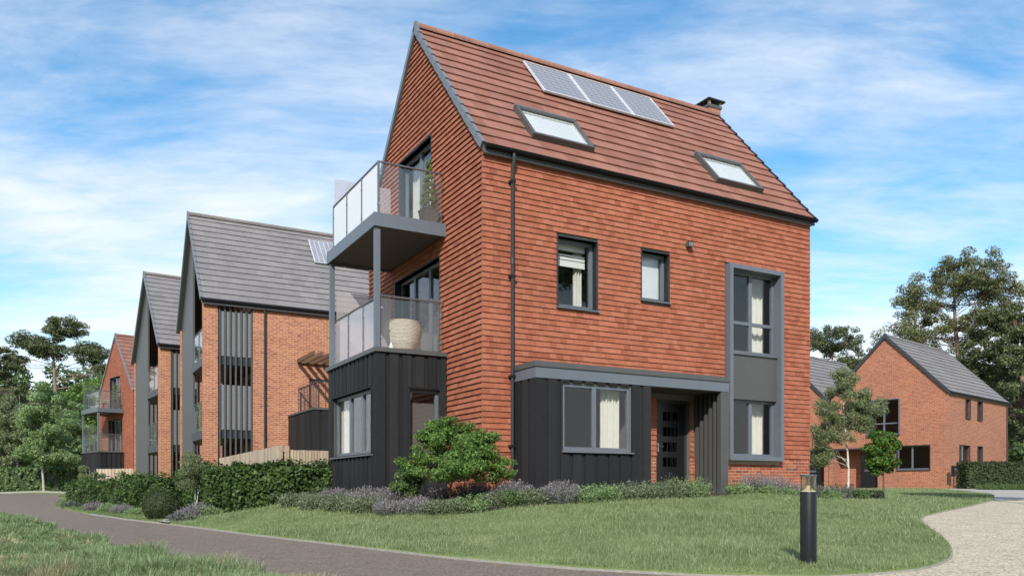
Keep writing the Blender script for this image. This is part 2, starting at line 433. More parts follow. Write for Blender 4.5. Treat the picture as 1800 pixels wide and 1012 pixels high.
def place(name, me, parent=None, loc=None, rot=None, scale=None, label=None, cat=None, group=None, kind=None):
    o = bpy.data.objects.new(name, me); COL.objects.link(o)
    if parent is not None: o.parent = parent
    if loc is not None: o.location = loc
    if rot is not None: o.rotation_euler = rot
    if scale is not None: o.scale = scale
    return tag(o, label, cat, group, kind)
def tag(o, label=None, cat=None, group=None, kind=None):
    if label: o['label'] = label
    if cat: o['category'] = cat
    if group: o['group'] = group
    if kind: o['kind'] = kind
    return o
def thing(name, label, cat, loc=(0, 0, 0), rz=0.0, group=None):
    return place(name, None, None, loc, (0, 0, rz), None, label, cat, group)
def np_mesh(name, V, F, mat):
    """V (n,3), F (m,k) -> mesh, fast"""
    V = np.ascontiguousarray(V, dtype=np.float32); F = np.ascontiguousarray(F, dtype=np.int32)
    me = bpy.data.meshes.new(name); k = F.shape[1]
    me.vertices.add(len(V)); me.vertices.foreach_set('co', V.ravel())
    me.loops.add(F.size); me.loops.foreach_set('vertex_index', F.ravel())
    me.polygons.add(len(F)); me.polygons.foreach_set('loop_start', np.arange(0, F.size, k, dtype=np.int32))
    try: me.polygons.foreach_set('loop_total', np.full(len(F), k, dtype=np.int32))
    except Exception: pass
    me.materials.append(M[mat]); me.update(calc_edges=True); me.validate()
    return me
def holes_rects(a0, a1, b0, b1, holes):
    """rectangle minus rectangular holes -> list of rectangles (vertical strips)"""
    xs = sorted({a0, a1} | {min(max(h[i], a0), a1) for h in holes for i in (0, 1)})
    out = []
    for i in range(len(xs) - 1):
        p, q = xs[i], xs[i + 1]
        if q - p < 1e-6: continue
        hs = sorted([(h[2], h[3]) for h in holes if h[0] < q - 1e-6 and h[1] > p + 1e-6])
        z = b0
        for (s, t) in hs:
            if s > z + 1e-6: out.append((p, q, z, s))
            z = max(z, t)
        if z < b1 - 1e-6: out.append((p, q, z, b1))
    return out

# ------------------------------------------------------------------ terrain
def gp(px, py, Y):
    """a spot of ground: picture column and row at a known distance -> (X, Y, Z)"""
    return ((px - CXP) / FPX * Y, Y, ZE - (py - HOR) / FPX * Y)
EDGE_ROAD = [gp(*p) for p in ((290, 921, 17.6), (450, 940, 13.6), (600, 957, 11.4), (800, 980, 9.4), (1000, 997, 8.25), (1240, 1010, 7.55), (1421, 1013, 7.35), (1530, 1008, 7.55))]
EDGE_GRAVEL = [gp(*p) for p in ((1610, 1000, 7.95), (1655, 988, 8.5), (1671, 975, 9.1), (1668, 958, 10.2), (1647, 938, 11.7), (1624, 922, 13.0), (1617, 912, 14.0), (1642, 902, 15.6), (1700, 890, 18.6), (1745, 879, 21.8))]
EDGE_PATH = [gp(*p) for p in ((1742, 871, 26.0), (1700, 864, 32.5), (1640, 859, 38.5))]
BED_EDGE = [gp(*p) for p in ((505, 886, 16.9), (560, 893, 15.8), (700, 903, 14.5), (830, 904, 13.9), (900, 893, 14.0), (1000, 887, 14.5), (1100, 882, 15.2), (1245, 874, 16.3))]
VERGE = [gp(*p) for p in ((-60, 900, 25.0), (0, 905, 22.0), (60, 920, 17.0), (150, 945, 12.4), (250, 975, 9.4), (330, 995, 8.1), (450, 1012, 7.2), (600, 1040, 6.1))]
TONGUE = [gp(*p) for p in ((160, 903, 22.0), (115, 893, 25.0), (97, 887, 28.0), (110, 878, 32.0), (160, 870, 38.0), (200, 866, 44.0))]
def dense(pl, step=1.0):
    out = []
    for a, b in zip(pl[:-1], pl[1:]):
        n = max(1, int(math.dist(a, b) / step)); out += [tuple(p + (q - p) * k / n for p, q in zip(a, b)) for k in range(n)]
    return out + [pl[-1]]
LEFT_EDGE = [gp(285, 919.5, 17.8), gp(220, 912, 19.8), gp(160, 903, 22.0)]
EDGE_ROAD[0] = LEFT_EDGE[0]
CTRL = dense(LEFT_EDGE)[1:-1] + dense(EDGE_ROAD) + dense(EDGE_GRAVEL, 1.5) + dense(VERGE, 1.2) + EDGE_PATH + dense(BED_EDGE, 1.5) + TONGUE + [
    (0, 0, -0.75), (-3, 3, -0.72), (4, 3, -0.72), (9, 5, -0.65), (14, 9, -0.5), (20, 12, -0.35),
    (2.63, 8.0, -0.595), (-6, 4, -0.66), (-10, 8, -0.6),
    (-0.57, 16.2, -0.05), (7.5, 20.7, 0.0), (4.2, 26.5, 0.0), (-3.8, 22, -0.05), (-1.8, 16.6, -0.05), (3, 18, 0.0), (5.3, 17.4, -0.02), (0.3, 15.4, -0.08), (1, 22, 0.0),
    gp(1552, 868, 26.0), gp(1400, 876, 19.5), gp(1500, 876, 20.0), gp(1800, 876, 22.0), gp(1690, 858, 38.0), gp(1850, 866, 33),
    (23, 43, 0.1), (30, 49, 0.1), (18.6, 48, 0.08), (14, 53, 0.05), (40, 40, 0.1),
    (-10.9, 29, -0.5), (-8, 31, -0.5), (-13, 34, -0.52), (-16.2, 37.6, -0.6), (-19.8, 42.9, -0.6), (-24.2, 52.3, -0.5), (-20, 56, -0.5), (-7.0, 19.6, -0.5), (-10, 21, -0.58),
    gp(40, 873, 42.0), gp(0, 866, 56.0), gp(75, 863, 57.0), gp(-100, 868, 56.0), (-34, 60, -0.2), (-60, 50, -0.2), (-60, 90, 0), (0, 90, 0), (60, 90, 0), (60, 30, 0), (-60, 10, -0.5), (60, -10, -0.4), (-60, -40, -0.6), (0, -40, -0.7), (0, -15, -0.75)]
CT = np.array(CTRL)
_D = np.hypot(CT[:, None, 0] - CT[None, :, 0], CT[:, None, 1] - CT[None, :, 1])
_n = len(CT); _A = np.zeros((_n + 1, _n + 1)); _A[:_n, :_n] = -_D + np.eye(_n) * -0.08; _A[:_n, _n] = 1; _A[_n, :_n] = 1
_WT = np.linalg.lstsq(_A, np.concatenate([CT[:, 2], [0]]), rcond=None)[0]
def hgt(x, y):
    """ground height: surface spun smoothly through the surveyed spots"""
    x = np.asarray(x, float); y = np.asarray(y, float)
    d = np.sqrt((x[..., None] - CT[:, 0]) ** 2 + (y[..., None] - CT[:, 1]) ** 2 + 0.04)
    return -(d * _WT[:_n]).sum(-1) + _WT[_n]
def h1(x, y): return float(hgt(np.array([x]), np.array([y]))[0])

def smooth_poly(pts, n=6):
    """Catmull-Rom through 2D points (open)"""
    p = [Vector((q[0], q[1])) for q in pts]; out = []
    for i in range(len(p) - 1):
        a, b, c, d = p[max(i - 1, 0)], p[i], p[i + 1], p[min(i + 2, len(p) - 1)]
        for k in range(n):
            t = k / n
            out.append(0.5 * ((2 * b) + (c - a) * t + (2 * a - 5 * b + 4 * c - d) * t * t + (3 * b - a - 3 * c + d) * t ** 3))
    out.append(p[-1]); return [(q.x, q.y) for q in out]
def in_poly(P, poly):
    x, y = P[:, 0], P[:, 1]; ins = np.zeros(len(P), bool); n = len(poly)
    for i in range(n):
        x0, y0 = poly[i]; x1, y1 = poly[(i + 1) % n]
        if y0 == y1: continue
        c = ((y0 > y) != (y1 > y)) & (x < (x1 - x0) * (y - y0) / (y1 - y0) + x0)
        ins ^= c
    return ins
def sheet(name, poly, mat, off, spacing, parent=None, kind='structure', skirt=0.0, **kw):
    xs = [p[0] for p in poly]; ys = [p[1] for p in poly]
    gx = np.arange(min(xs), max(xs), spacing); gy = np.arange(min(ys), max(ys), spacing)
    G = np.stack(np.meshgrid(gx, gy), -1).reshape(-1, 2) + 0.137 * spacing
    G = G[in_poly(G, poly)]
    pts = [Vector(p) for p in poly] + [Vector(p) for p in G.tolist()]
    n = len(poly)
    vs, es, fs, *_ = delaunay_2d_cdt(pts, [(i, (i + 1) % n) for i in range(n)], [list(range(n))], 1, 1e-5)
    co = np.array([(v.x, v.y) for v in vs])
    z = hgt(co[:, 0], co[:, 1]) + off
    me = bpy.data.meshes.new(name)
    me.from_pydata([(a[0], a[1], b) for a, b in zip(co, z)], [], [tuple(f) for f in fs])
    bm = bmesh.new(); bm.from_mesh(me); bmesh.ops.recalc_face_normals(bm, faces=bm.faces)
    if bm.faces and sum(f.normal.z for f in bm.faces) < 0: bmesh.ops.reverse_faces(bm, faces=bm.faces)
    if skirt:
        be = [e for e in bm.edges if e.is_boundary]
        ex = bmesh.ops.extrude_edge_only(bm, edges=be)
        for v in [g for g in ex['geom'] if isinstance(g, bmesh.types.BMVert)]: v.co.z -= skirt
    bm.to_mesh(me); bm.free()
    me.polygons.foreach_set('use_smooth', [True] * len(me.polygons))
    me.materials.append(M[mat])
    return place(name, me, parent, kind=kind, **kw)
def strip(name, line, w, mat, off, thick=0.06, parent=None, **kw):
    """a kerb-like edging that follows a line on the ground"""
    mb = MB(); p = [Vector(q) for q in line]; ring = []
    for i, q in enumerate(p):
        d = (p[min(i + 1, len(p) - 1)] - p[max(i - 1, 0)]).normalized(); nrm = Vector((-d.y, d.x))
        z = h1(q.x, q.y) + off
        a, b = q + nrm * w / 2, q - nrm * w / 2
        ring.append([(a.x, a.y, z - thick), (b.x, b.y, z - thick), (b.x, b.y, z), (a.x, a.y, z)])
    n0 = 0
    for r in ring: mb.v += r
    for i in range(len(ring) - 1):
        o = i * 4
        for k in range(4):
            k2 = (k + 1) % 4; mb.f.append((o + k, o + k2, o + 4 + k2, o + 4 + k))
    mb.f.append((3, 2, 1, 0)); o = (len(ring) - 1) * 4; mb.f.append((o, o + 1, o + 2, o + 3))
    return mb.build(name, mat, parent, **kw)

road_l = smooth_poly(EDGE_ROAD); grav_l = smooth_poly([EDGE_ROAD[-1]] + EDGE_GRAVEL); path_l = smooth_poly([EDGE_GRAVEL[-1]] + EDGE_PATH)
verge_l = smooth_poly(VERGE); tongue_l = smooth_poly(TONGUE)
# base ground: fine near, coarse far
def ground_sheet():
    xs = np.unique(np.concatenate([np.arange(-400, -60, 40), np.arange(-60, 60, 0.8), np.arange(60, 401, 40)]))
    ys = np.unique(np.concatenate([np.arange(-300, -12, 24), np.arange(-12, 70, 0.8), np.arange(70, 700, 45)]))
    X, Yg = np.meshgrid(xs, ys); Z = hgt(X.ravel(), Yg.ravel()).reshape(X.shape)
    far = np.clip((np.hypot(X, Yg - 20) - 90) / 80, 0, 1); Z = Z * (1 - far) - 0.05
    nx, ny = len(xs), len(ys)
    V = np.stack([X, Yg, Z], -1).reshape(-1, 3)
    i = np.arange((ny - 1) * (nx - 1)); r, c = i // (nx - 1), i % (nx - 1); a = r * nx + c
    F = np.stack([a, a + 1, a + nx + 1, a + nx], -1)
    me = np_mesh('ground', V, F, 'turf'); me.polygons.foreach_set('use_smooth', [True] * len(me.polygons))
    place('ground', me, kind='structure')
ground_sheet()
# lawn in front of the house and round to the path
bed_back = [(-4.2, 20.4), (-6.8, 18.6), (-7.6, 18.2)]
LAWN = road_l + grav_l[1:] + path_l[1:] + [(9, 40), (6.5, 27.5), (3, 27), (-4, 24.5), (-4.6, 21)] + bed_back
sheet('lawn', LAWN, 'turf', 0.02, 0.5, skirt=0.08)
TONGUE_POLY = tongue_l + [(-20, 36), (-14, 29), (-10.6, 24), (-8.6, 20.5)] + smooth_poly(LEFT_EDGE)[:-1]
sheet('grass_verge', TONGUE_POLY, 'turf', 0.02, 0.6, skirt=0.08)
# road: between lawn edge and the near verge, on to the left and away
ROAD = [(x, y) for x, y in road_l] + [(2.6, 6.5), (2.6, -6), (-1.2, -6), (-1.25, 5.0)] + verge_l[::-1] + [(-19, 29), (-27, 41), (-36, 52.5), (-31.5, 53.6), (-24.2, 47.5), (-22.5, 45.0)] + tongue_l[::-1] + smooth_poly(LEFT_EDGE[::-1])[1:]
sheet('road', ROAD, 'road_resin', -0.015, 0.6)
GRAVEL = [(2.62, -6), (2.62, 6.6), (road_l[-1])] + grav_l[1:] + [(16.5, 22.5), (40, 34), (40, -6)]
sheet('gravel_drive', GRAVEL, 'gravel_resin', -0.012, 0.6)
PATH = path_l + [(20.6, 41.2), (22.6, 41.8), (23.0, 36.0), (20.5, 28.5), (16.5, 22.55)]
sheet('path', PATH, 'path_stone', -0.004, 0.6)
FARPATH = [(-37, 55.2), (-22.0, 55.2), (-22.0, 56.2), (-37, 56.2)]
strip('kerb', road_l + grav_l[1:] + path_l[1:], 0.032, 'edging', 0.008, 0.1, kind='structure')
strip('kerb', [(p[0], p[1]) for p in smooth_poly(LEFT_EDGE)], 0.05, 'edging', 0.016, 0.1, kind='structure')
strip('kerb', smooth_poly([(-40, 57.2), (-33, 56.6), (-29, 56.0), (-26.5, 54.8)]), 0.35, 'edging', 0.06, 0.2, kind='structure')
BED = [(p[0], p[1]) for p in smooth_poly(BED_EDGE)] + [(5.3, 17.55), (5.2, 18.2), (2.9, 17.5), (0.55, 16.3), (-0.9, 16.6), (-2.4, 17.4), (-4.7, 20.0)]
sheet('planting_bed', BED, 'soil', 0.035, 0.4)
BED2 = [(p[0], p[1]) for p in smooth_poly([gp(1275, 878, 17.2), gp(1350, 880, 17.6), gp(1450, 882, 18.2), gp(1500, 881, 19.0), gp(1532, 876, 20.4)])] + [(9.2, 21.6), (7.9, 21.2), (7.6, 20.6), (5.3, 19.0)]
sheet('planting_bed', BED2, 'soil', 0.035, 0.4)
# low paving stub by the drive edge
sheet('paving_stub', [(p[0], p[1]) for p in (gp(276, 918, 18.0), gp(296, 921, 17.3), gp(306, 914, 18.4), gp(290, 912, 19.0))], 'path_stone', 0.045, 0.5)

# ------------------------------------------------------------------ building pieces
def fb(mb, face, plane, a0, a1, b0, b1, c0, c1):
    """box on a wall: a along the wall, b up, c depth inwards from the wall plane"""
    if face == 'F': return mb.box(a0, a1, plane + c0, plane + c1, b0, b1)
    return mb.box(plane + c0, plane + c1, a0, a1, b0, b1)
def window(parent, face, plane, a0, a1, b0, b1, mull=(), trans=(), depth=0.1, fw=0.055, fmat='frame_grey', sill=True, reveal='frame_dark', rd=None, glass='window_glass', name='window', lab=None):
    """frame (the part) with panes, sill and reveal lining as sub-parts"""
    mb = MB(); d0, d1 = depth, depth + 0.07
    fb(mb, face, plane, a0, a0 + fw, b0, b1, d0, d1); fb(mb, face, plane, a1 - fw, a1, b0, b1, d0, d1)
    fb(mb, face, plane, a0 + fw, a1 - fw, b0, b0 + fw, d0, d1); fb(mb, face, plane, a0 + fw, a1 - fw, b1 - fw, b1, d0, d1)
    ms = sorted(mull); ts = sorted(trans)
    for m in ms: fb(mb, face, plane, m - fw * 0.75, m + fw * 0.75, b0 + fw, b1 - fw, d0 - 0.004, d1 - 0.004)
    edges = [a0 + fw] + [e for m in ms for e in (m - fw * 0.75, m + fw * 0.75)] + [a1 - fw]
    levels = [b0 + fw] + [e for t in ts for e in (t - fw * 0.6, t + fw * 0.6)] + [b1 - fw]
    for t in ts:
        for i in range(0, len(edges), 2): fb(mb, face, plane, edges[i], edges[i + 1], t - fw * 0.6, t + fw * 0.6, d0 - 0.002, d1 - 0.002)
    w = mb.build(name, fmat, parent)
    if lab: w['label'] = lab
    for i in range(0, len(edges), 2):
        for j in range(0, len(levels), 2):
            fb(MB(), face, plane, edges[i], edges[i + 1], levels[j], levels[j + 1], d0 + 0.03, d0 + 0.036).build('pane', glass, w)
    t = 0.022
    if reveal and depth > 0.03:
        rv = MB(); o = -0.05 if rd is None else rd
        fb(rv, face, plane, a0 - t, a0, b0 - t, b1 + t, o, d1); fb(rv, face, plane, a1, a1 + t, b0 - t, b1 + t, o, d1)
        fb(rv, face, plane, a0, a1, b1, b1 + t, o, d1); fb(rv, face, plane, a0, a1, b0 - t, b0, o, d1)
        rv.build('reveal', reveal, w)
    if sill:
        fb(MB(), face, plane, a0 - 0.04, a1 + 0.04, b0 - 0.05, b0 - t - 0.002, -0.09 if rd is None else rd - 0.03, d0).build('sill', fmat, w)
    return w
def curtain_mesh(face, plane, a0, a1, b0, b1, c, folds=7, amp=0.035):
    n = folds * 8; mb = MB()
    for k in range(n + 1):
        t = k / n; a = a0 + (a1 - a0) * t; d = c + amp * math.sin(t * folds * 2 * math.pi) + 0.012 * math.sin(t * 17)
        for b in (b0, b1):
            for th in (0, 0.006):
                mb.v.append((a, plane + d + th, b) if face == 'F' else (plane + d + th, a, b))
    for k in range(n):
        o = 4 * k
        mb.f += [(o, o + 4, o + 6, o + 2), (o + 1, o + 3, o + 7, o + 5)]
    return mb

TW, TG, TH = 0.1655, 0.115, 0.15
def tile_pts(face, plane, p0, q0, p1, q1, z, zt):
    def P(a, b, c): return (a, plane + c, b) if face == 'F' else (plane + c, a, b)
    k = -0.040 if face == 'F' else -0.052
    pts = [P(p0, z, k), P(q0, z, k), P(q0, z, k + 0.013), P(p0, z, k + 0.013), P(p1, zt, -0.012), P(q1, zt, -0.012), P(q1, zt, 0.0), P(p1, zt, 0.0)]
    return pts
def tile_wall(wall, face, plane, a0, a1, z0, z1, holes, n_single, score, bounds=None, seed=1, mat='clay_tile'):
    """hung clay tiles in broken bond; the ones that show largest are objects, the rest one mesh"""
    rng = random.Random(seed); full, rest = [], []
    nrow = int(math.ceil((z1 - z0) / TG))
    for r in range(nrow):
        z = z0 + r * TG; a = a0 - (TW / 2 if r % 2 else 0)
        zt_ = min(z + TH, z1 + 0.06)
        while a < a1 - 0.01:
            p, q = max(a, a0), min(a + TW, a1); a += TW
            if q - p < 0.02: continue
            segs = [(p, q)]
            for h in holes:
                if h[2] < z + TG * 0.75 and h[3] > z + TG * 0.25:
                    ns_ = []
                    for (s, t) in segs:
                        if h[1] <= s or h[0] >= t: ns_.append((s, t))
                        else:
                            if h[0] - s > 0.02: ns_.append((s, h[0]))
                            if t - h[1] > 0.02: ns_.append((h[1], t))
                    segs = ns_
            for (s, t) in segs:
                if bounds:
                    l0, r0 = bounds(z); l1, r1 = bounds(zt_)
                    s0, t0, s1, t1 = max(s, l0), min(t, r0), max(s, l1), min(t, r1)
                    if t0 - s0 < 0.015: continue
                    if t1 - s1 < 0.004: s1 = t1 = min(max((s + t) / 2, l1), r1) if l1 < r1 else (s0 + t0) / 2
                    whole = (s0, t0, s1, t1) == (s, t, s, t) and abs(t - s - TW) < 1e-6
                    rest.append((whole, s0, t0, s1, t1, z, zt_))
                else:
                    rest.append((abs(t - s - TW) < 1e-6 and zt_ == z + TH, s, t, s, t, z, zt_))
    idx = sorted([i for i, t in enumerate(rest) if t[0]], key=lambda i: -score(rest[i][1] + TW / 2, rest[i][5]))[:n_single]
    sel = set(idx)
    if sel:
        g = 0.0015
        me = MB().hexa(tile_pts(face, 0, g, TW - g, g, TW - g, 0, TH)).mesh('wall_tile', mat)
        for i in sorted(sel):
            t = rest[i]; j = rng.uniform(-0.0025, 0.0025)
            loc = (t[1], plane + j, t[5] + rng.uniform(-0.0015, 0.0015)) if face == 'F' else (plane + j, t[1], t[5] + rng.uniform(-0.0015, 0.0015))
            place('wall_tile', me, wall, loc)
    mb = MB(); g = 0.0015
    for i, t in enumerate(rest):
        if i in sel: continue
        j = rng.uniform(-0.0025, 0.0025); dz = rng.uniform(-0.0015, 0.0015)
        mb.hexa(tile_pts(face, plane + j, t[1] + g, t[2] - g, t[3] + g, t[4] - g, t[5] + dz, t[6] + dz))
    mb.build('wall_tiles', mat, wall, kind='stuff')

def roof_tiles(roof, x0, x1, y_e, z_e, y_r, z_r, courses, mat, tw=0.33, n_single=0, score=None, seed=2):
    """one slope of big flat tiles; eave edge (y_e,z_e) up to ridge (y_r,z_r)"""
    rng = random.Random(seed); L = math.hypot(y_r - y_e, z_r - z_e); th = math.atan2(z_r - z_e, y_r - y_e); g = L / courses
    cs, sn = math.cos(th), math.sin(th)
    n = max(1, round((x1 - x0) / tw)); w = (x1 - x0) / n; items = []
    for r in range(courses):
        off = w / 2 if r % 2 else 0; k = 0; a = x0 - off
        while a < x1 - 0.01:
            p, q = max(a, x0), min(a + w, x1); a += w
            if q - p > 0.01: items.append((abs(q - p - w) < 1e-5, p, q, r * g))
    def local(p, q, ln): 
        e = 0.0012
        return [(p + e, 0, -0.030), (q - e, 0, -0.030), (q - e, ln, -0.052), (p + e, ln, -0.052), (p + e, 0, 0.0), (q - e, 0, 0.0), (q - e, ln, -0.036), (p + e, ln, -0.036)]
    idx = sorted([i for i, t in enumerate(items) if t[0]], key=lambda i: -score(items[i][1] + w / 2, items[i][3] / L))[:n_single] if n_single else []
    sel = set(idx)
    if sel:
        me = MB().hexa(local(0, w, g * 1.08)).mesh('roof_tile', mat)
        for i in idx:
            t = items[i]; j = rng.uniform(-0.002, 0.002)
            place('roof_tile', me, roof, (t[1], y_e + t[3] * cs - sn * j, z_e + t[3] * sn + cs * j), (th, 0, 0))
    mb = MB()
    for i, t in enumerate(items):
        if i in sel: continue
        j = rng.uniform(-0.002, 0.002); ln = g * 1.08 if t[3] + g * 1.08 < L else g
        mb.hexa([(x, y_e + (t[3] + s) * cs - sn * (n_ + j), z_e + (t[3] + s) * sn + cs * (n_ + j)) for (x, s, n_) in local(t[1], t[2], ln)])
    mb.build('roof_tiles', mat, roof, kind='stuff')
def verge_caps(roof, xa, xb, y_e, z_e, y_r, z_r, courses, mat):
    L = math.hypot(y_r - y_e, z_r - z_e); th = math.atan2(z_r - z_e, y_r - y_e); g = L / courses
    cs, sn = math.cos(th), math.sin(th)
    me = MB().hexa([(xa, 0, -0.13), (xb, 0, -0.13), (xb, g * 1.03, -0.15), (xa, g * 1.03, -0.15), (xa, 0, 0.018), (xb, 0, 0.018), (xb, g * 1.03, -0.012), (xa, g * 1.03, -0.012)]).mesh('verge_cap', mat)
    for r in range(courses): place('verge_cap', me, roof, (0, y_e + r * g * cs, z_e + r * g * sn), (th, 0, 0))
def ridge_tiles(roof, x0, x1, y, z, mat, endmat, r=0.115):
    n = max(1, round((x1 - x0) / 0.46)); w = (x1 - x0) / n; mb = MB(); S = 10
    for (xx, rr) in ((0.003, r), (w - 0.003, r * 0.97)):
        for k in range(S + 1):
            t = math.pi * (-0.12 + 1.24 * k / S); mb.v.append((xx, rr * math.cos(t), rr * math.sin(t)))
            mb.v.append((xx, (rr - 0.02) * math.cos(t), (rr - 0.02) * math.sin(t)))
    o = 2 * (S + 1)
    for k in range(S):
        a = 2 * k
        mb.f += [(a, a + 2, a + 2 + o, a + o), (a + 1, a + 1 + o, a + 3 + o, a + 3), (a, a + 1, a + 3, a + 2), (a + o, a + 2 + o, a + 3 + o, a + 1 + o)]
    me = mb.mesh('ridge_tile', mat)
    for i in range(n): place('ridge_tile', me, roof, (x0 + i * w, y, z))
    cap = MB(); rr = r + 0.022
    for (xx) in (x0 - 0.035, x0 + 0.03):
        for k in range(20):
            t = 2 * math.pi * k / 20; cap.v.append((xx, rr * 0.92 * math.cos(t), rr * 1.25 * math.sin(t) - 0.03))
    cap.f.append(tuple(reversed(range(20)))); cap.f.append(tuple(20 + k for k in range(20)))
    for k in range(20): cap.f.append((k, (k + 1) % 20, 20 + (k + 1) % 20, 20 + k))
    cap.build('ridge_end_cap', endmat, roof, loc=(0, y, z))
def boards(part, face, plane, a0, a1, b0, b1, holes=(), pitch=0.29, wide=0.2, proud=0.028, mat='black_board', name='cladding_board', flip=False):
    """board-on-board cladding: backing layer + wide boards standing proud, each its own object"""
    bk = MB()
    for (p, q, s, t) in holes_rects(a0, a1, b0, b1, list(holes)): fb(bk, face, plane, p, q, s, t, -0.012, 0.0)
    bk.build('backing_boards', mat, part, kind='stuff')
    n = int(math.ceil((a1 - a0) / pitch)); rng = random.Random(int(abs(a0) * 100) + 7)
    for i in range(n + 1):
        p = a0 + i * pitch; q = min(p + wide, a1)
        if q - p < 0.03: continue
        jj = rng.uniform(-0.003, 0.003)
        for (x, y, s, t) in holes_rects(p, q, b0, b1, list(holes)):
            if y - x > 0.012: fb(MB(), face, plane, x, y, s, t, -0.012 - proud - jj, -0.0125).build(name, mat, part)
def brick_course_wall(part, face, plane, a0, a1, z0, z1, holes, budget, score, depth=0.1, seed=5):
    bw, bh, mj = 0.225, 0.075, 0.014; items = []; rng = random.Random(seed)
    r = 0; z = z0
    while z + bh - mj <= z1 + 0.001:
        a = a0 - (bw / 2 if r % 2 else 0)
        while a < a1:
            p, q = max(a, a0), min(a + bw - mj, a1); a += bw
            if q - p < 0.03: continue
            segs = [(p, q)]
            for h in holes:
                if h[2] < z + bh - mj - 0.004 and h[3] > z + 0.004:
                    segs = [t for (s, e) in segs for t in (((s, min(e, h[0])), (max(s, h[1]), e)) if (s < h[1] and e > h[0]) else ((s, e),)) if t[1] - t[0] > 0.02]
            items += [(s, e, z) for (s, e) in segs]
        z += bh; r += 1
    items.sort(key=lambda t: -score((t[0] + t[1]) / 2, t[2]))
    cache = {}; mb = MB()
    for i, (p, q, z) in enumerate(items):
        j = rng.uniform(-0.003, 0.003)
        if i < budget:
            key = round(q - p, 3)
            if key not in cache: cache[key] = fb(MB(), face, 0, 0, q - p, 0, bh - mj, -0.007, 0.02).mesh('brick', 'brick_near')
            place('brick', cache[key], part, (p, plane + j, z) if face == 'F' else (plane + j, p, z))
        else: fb(mb, face, plane + j, p, q, z, z + bh - mj, -0.007, 0.02)
    if mb.v: mb.build('bricks', 'brick_near', part, kind='stuff')
def glass_rail(part, pts, z0, z1, bays, glass='rail_glass', post=True):
    """balustrade along straight runs: handrail, posts, glass panels (sub-parts of a balcony)"""
    for (A, B), nb, gl in zip(zip(pts[:-1], pts[1:]), bays, glass if isinstance(glass, (list, tuple)) else [glass] * len(bays)):
        A = Vector((*A, 0)); B = Vector((*B, 0)); d = (B - A); L = d.length; d.normalize()
        ang = math.atan2(d.y, d.x)
        MB().tube([A + Vector((0, 0, z1)), B + Vector((0, 0, z1))], 0.022, 8).build('handrail', 'rail_steel', part, smooth=True)
        for k in range(nb + 1):
            p = A + d * (L * k / nb)
            if post and not (nb == 1 and k == 1): MB().box(-0.012, 0.012, -0.022, 0.022, z0, z1 - 0.015).build('rail_post', 'frame_grey', part, loc=(p.x, p.y, 0), rot=(0, 0, ang))
        for k in range(nb):
            p = A + d * (L * k / nb + 0.03); q = A + d * (L * (k + 1) / nb - 0.03)
            MB().box(0, (q - p).length, -0.005, 0.005, z0 + 0.04, z1 - 0.05).build('glass_panel', gl, part, loc=(p.x, p.y, 0), rot=(0, 0, ang))
            for zc in (z0 + 0.22, z1 - 0.25):
                for s in (p, q): MB().box(-0.03, 0.03, -0.014, 0.014, zc - 0.022, zc + 0.022).build('glass_clamp', 'steel', part, loc=(s.x, s.y, 0), rot=(0, 0, ang))

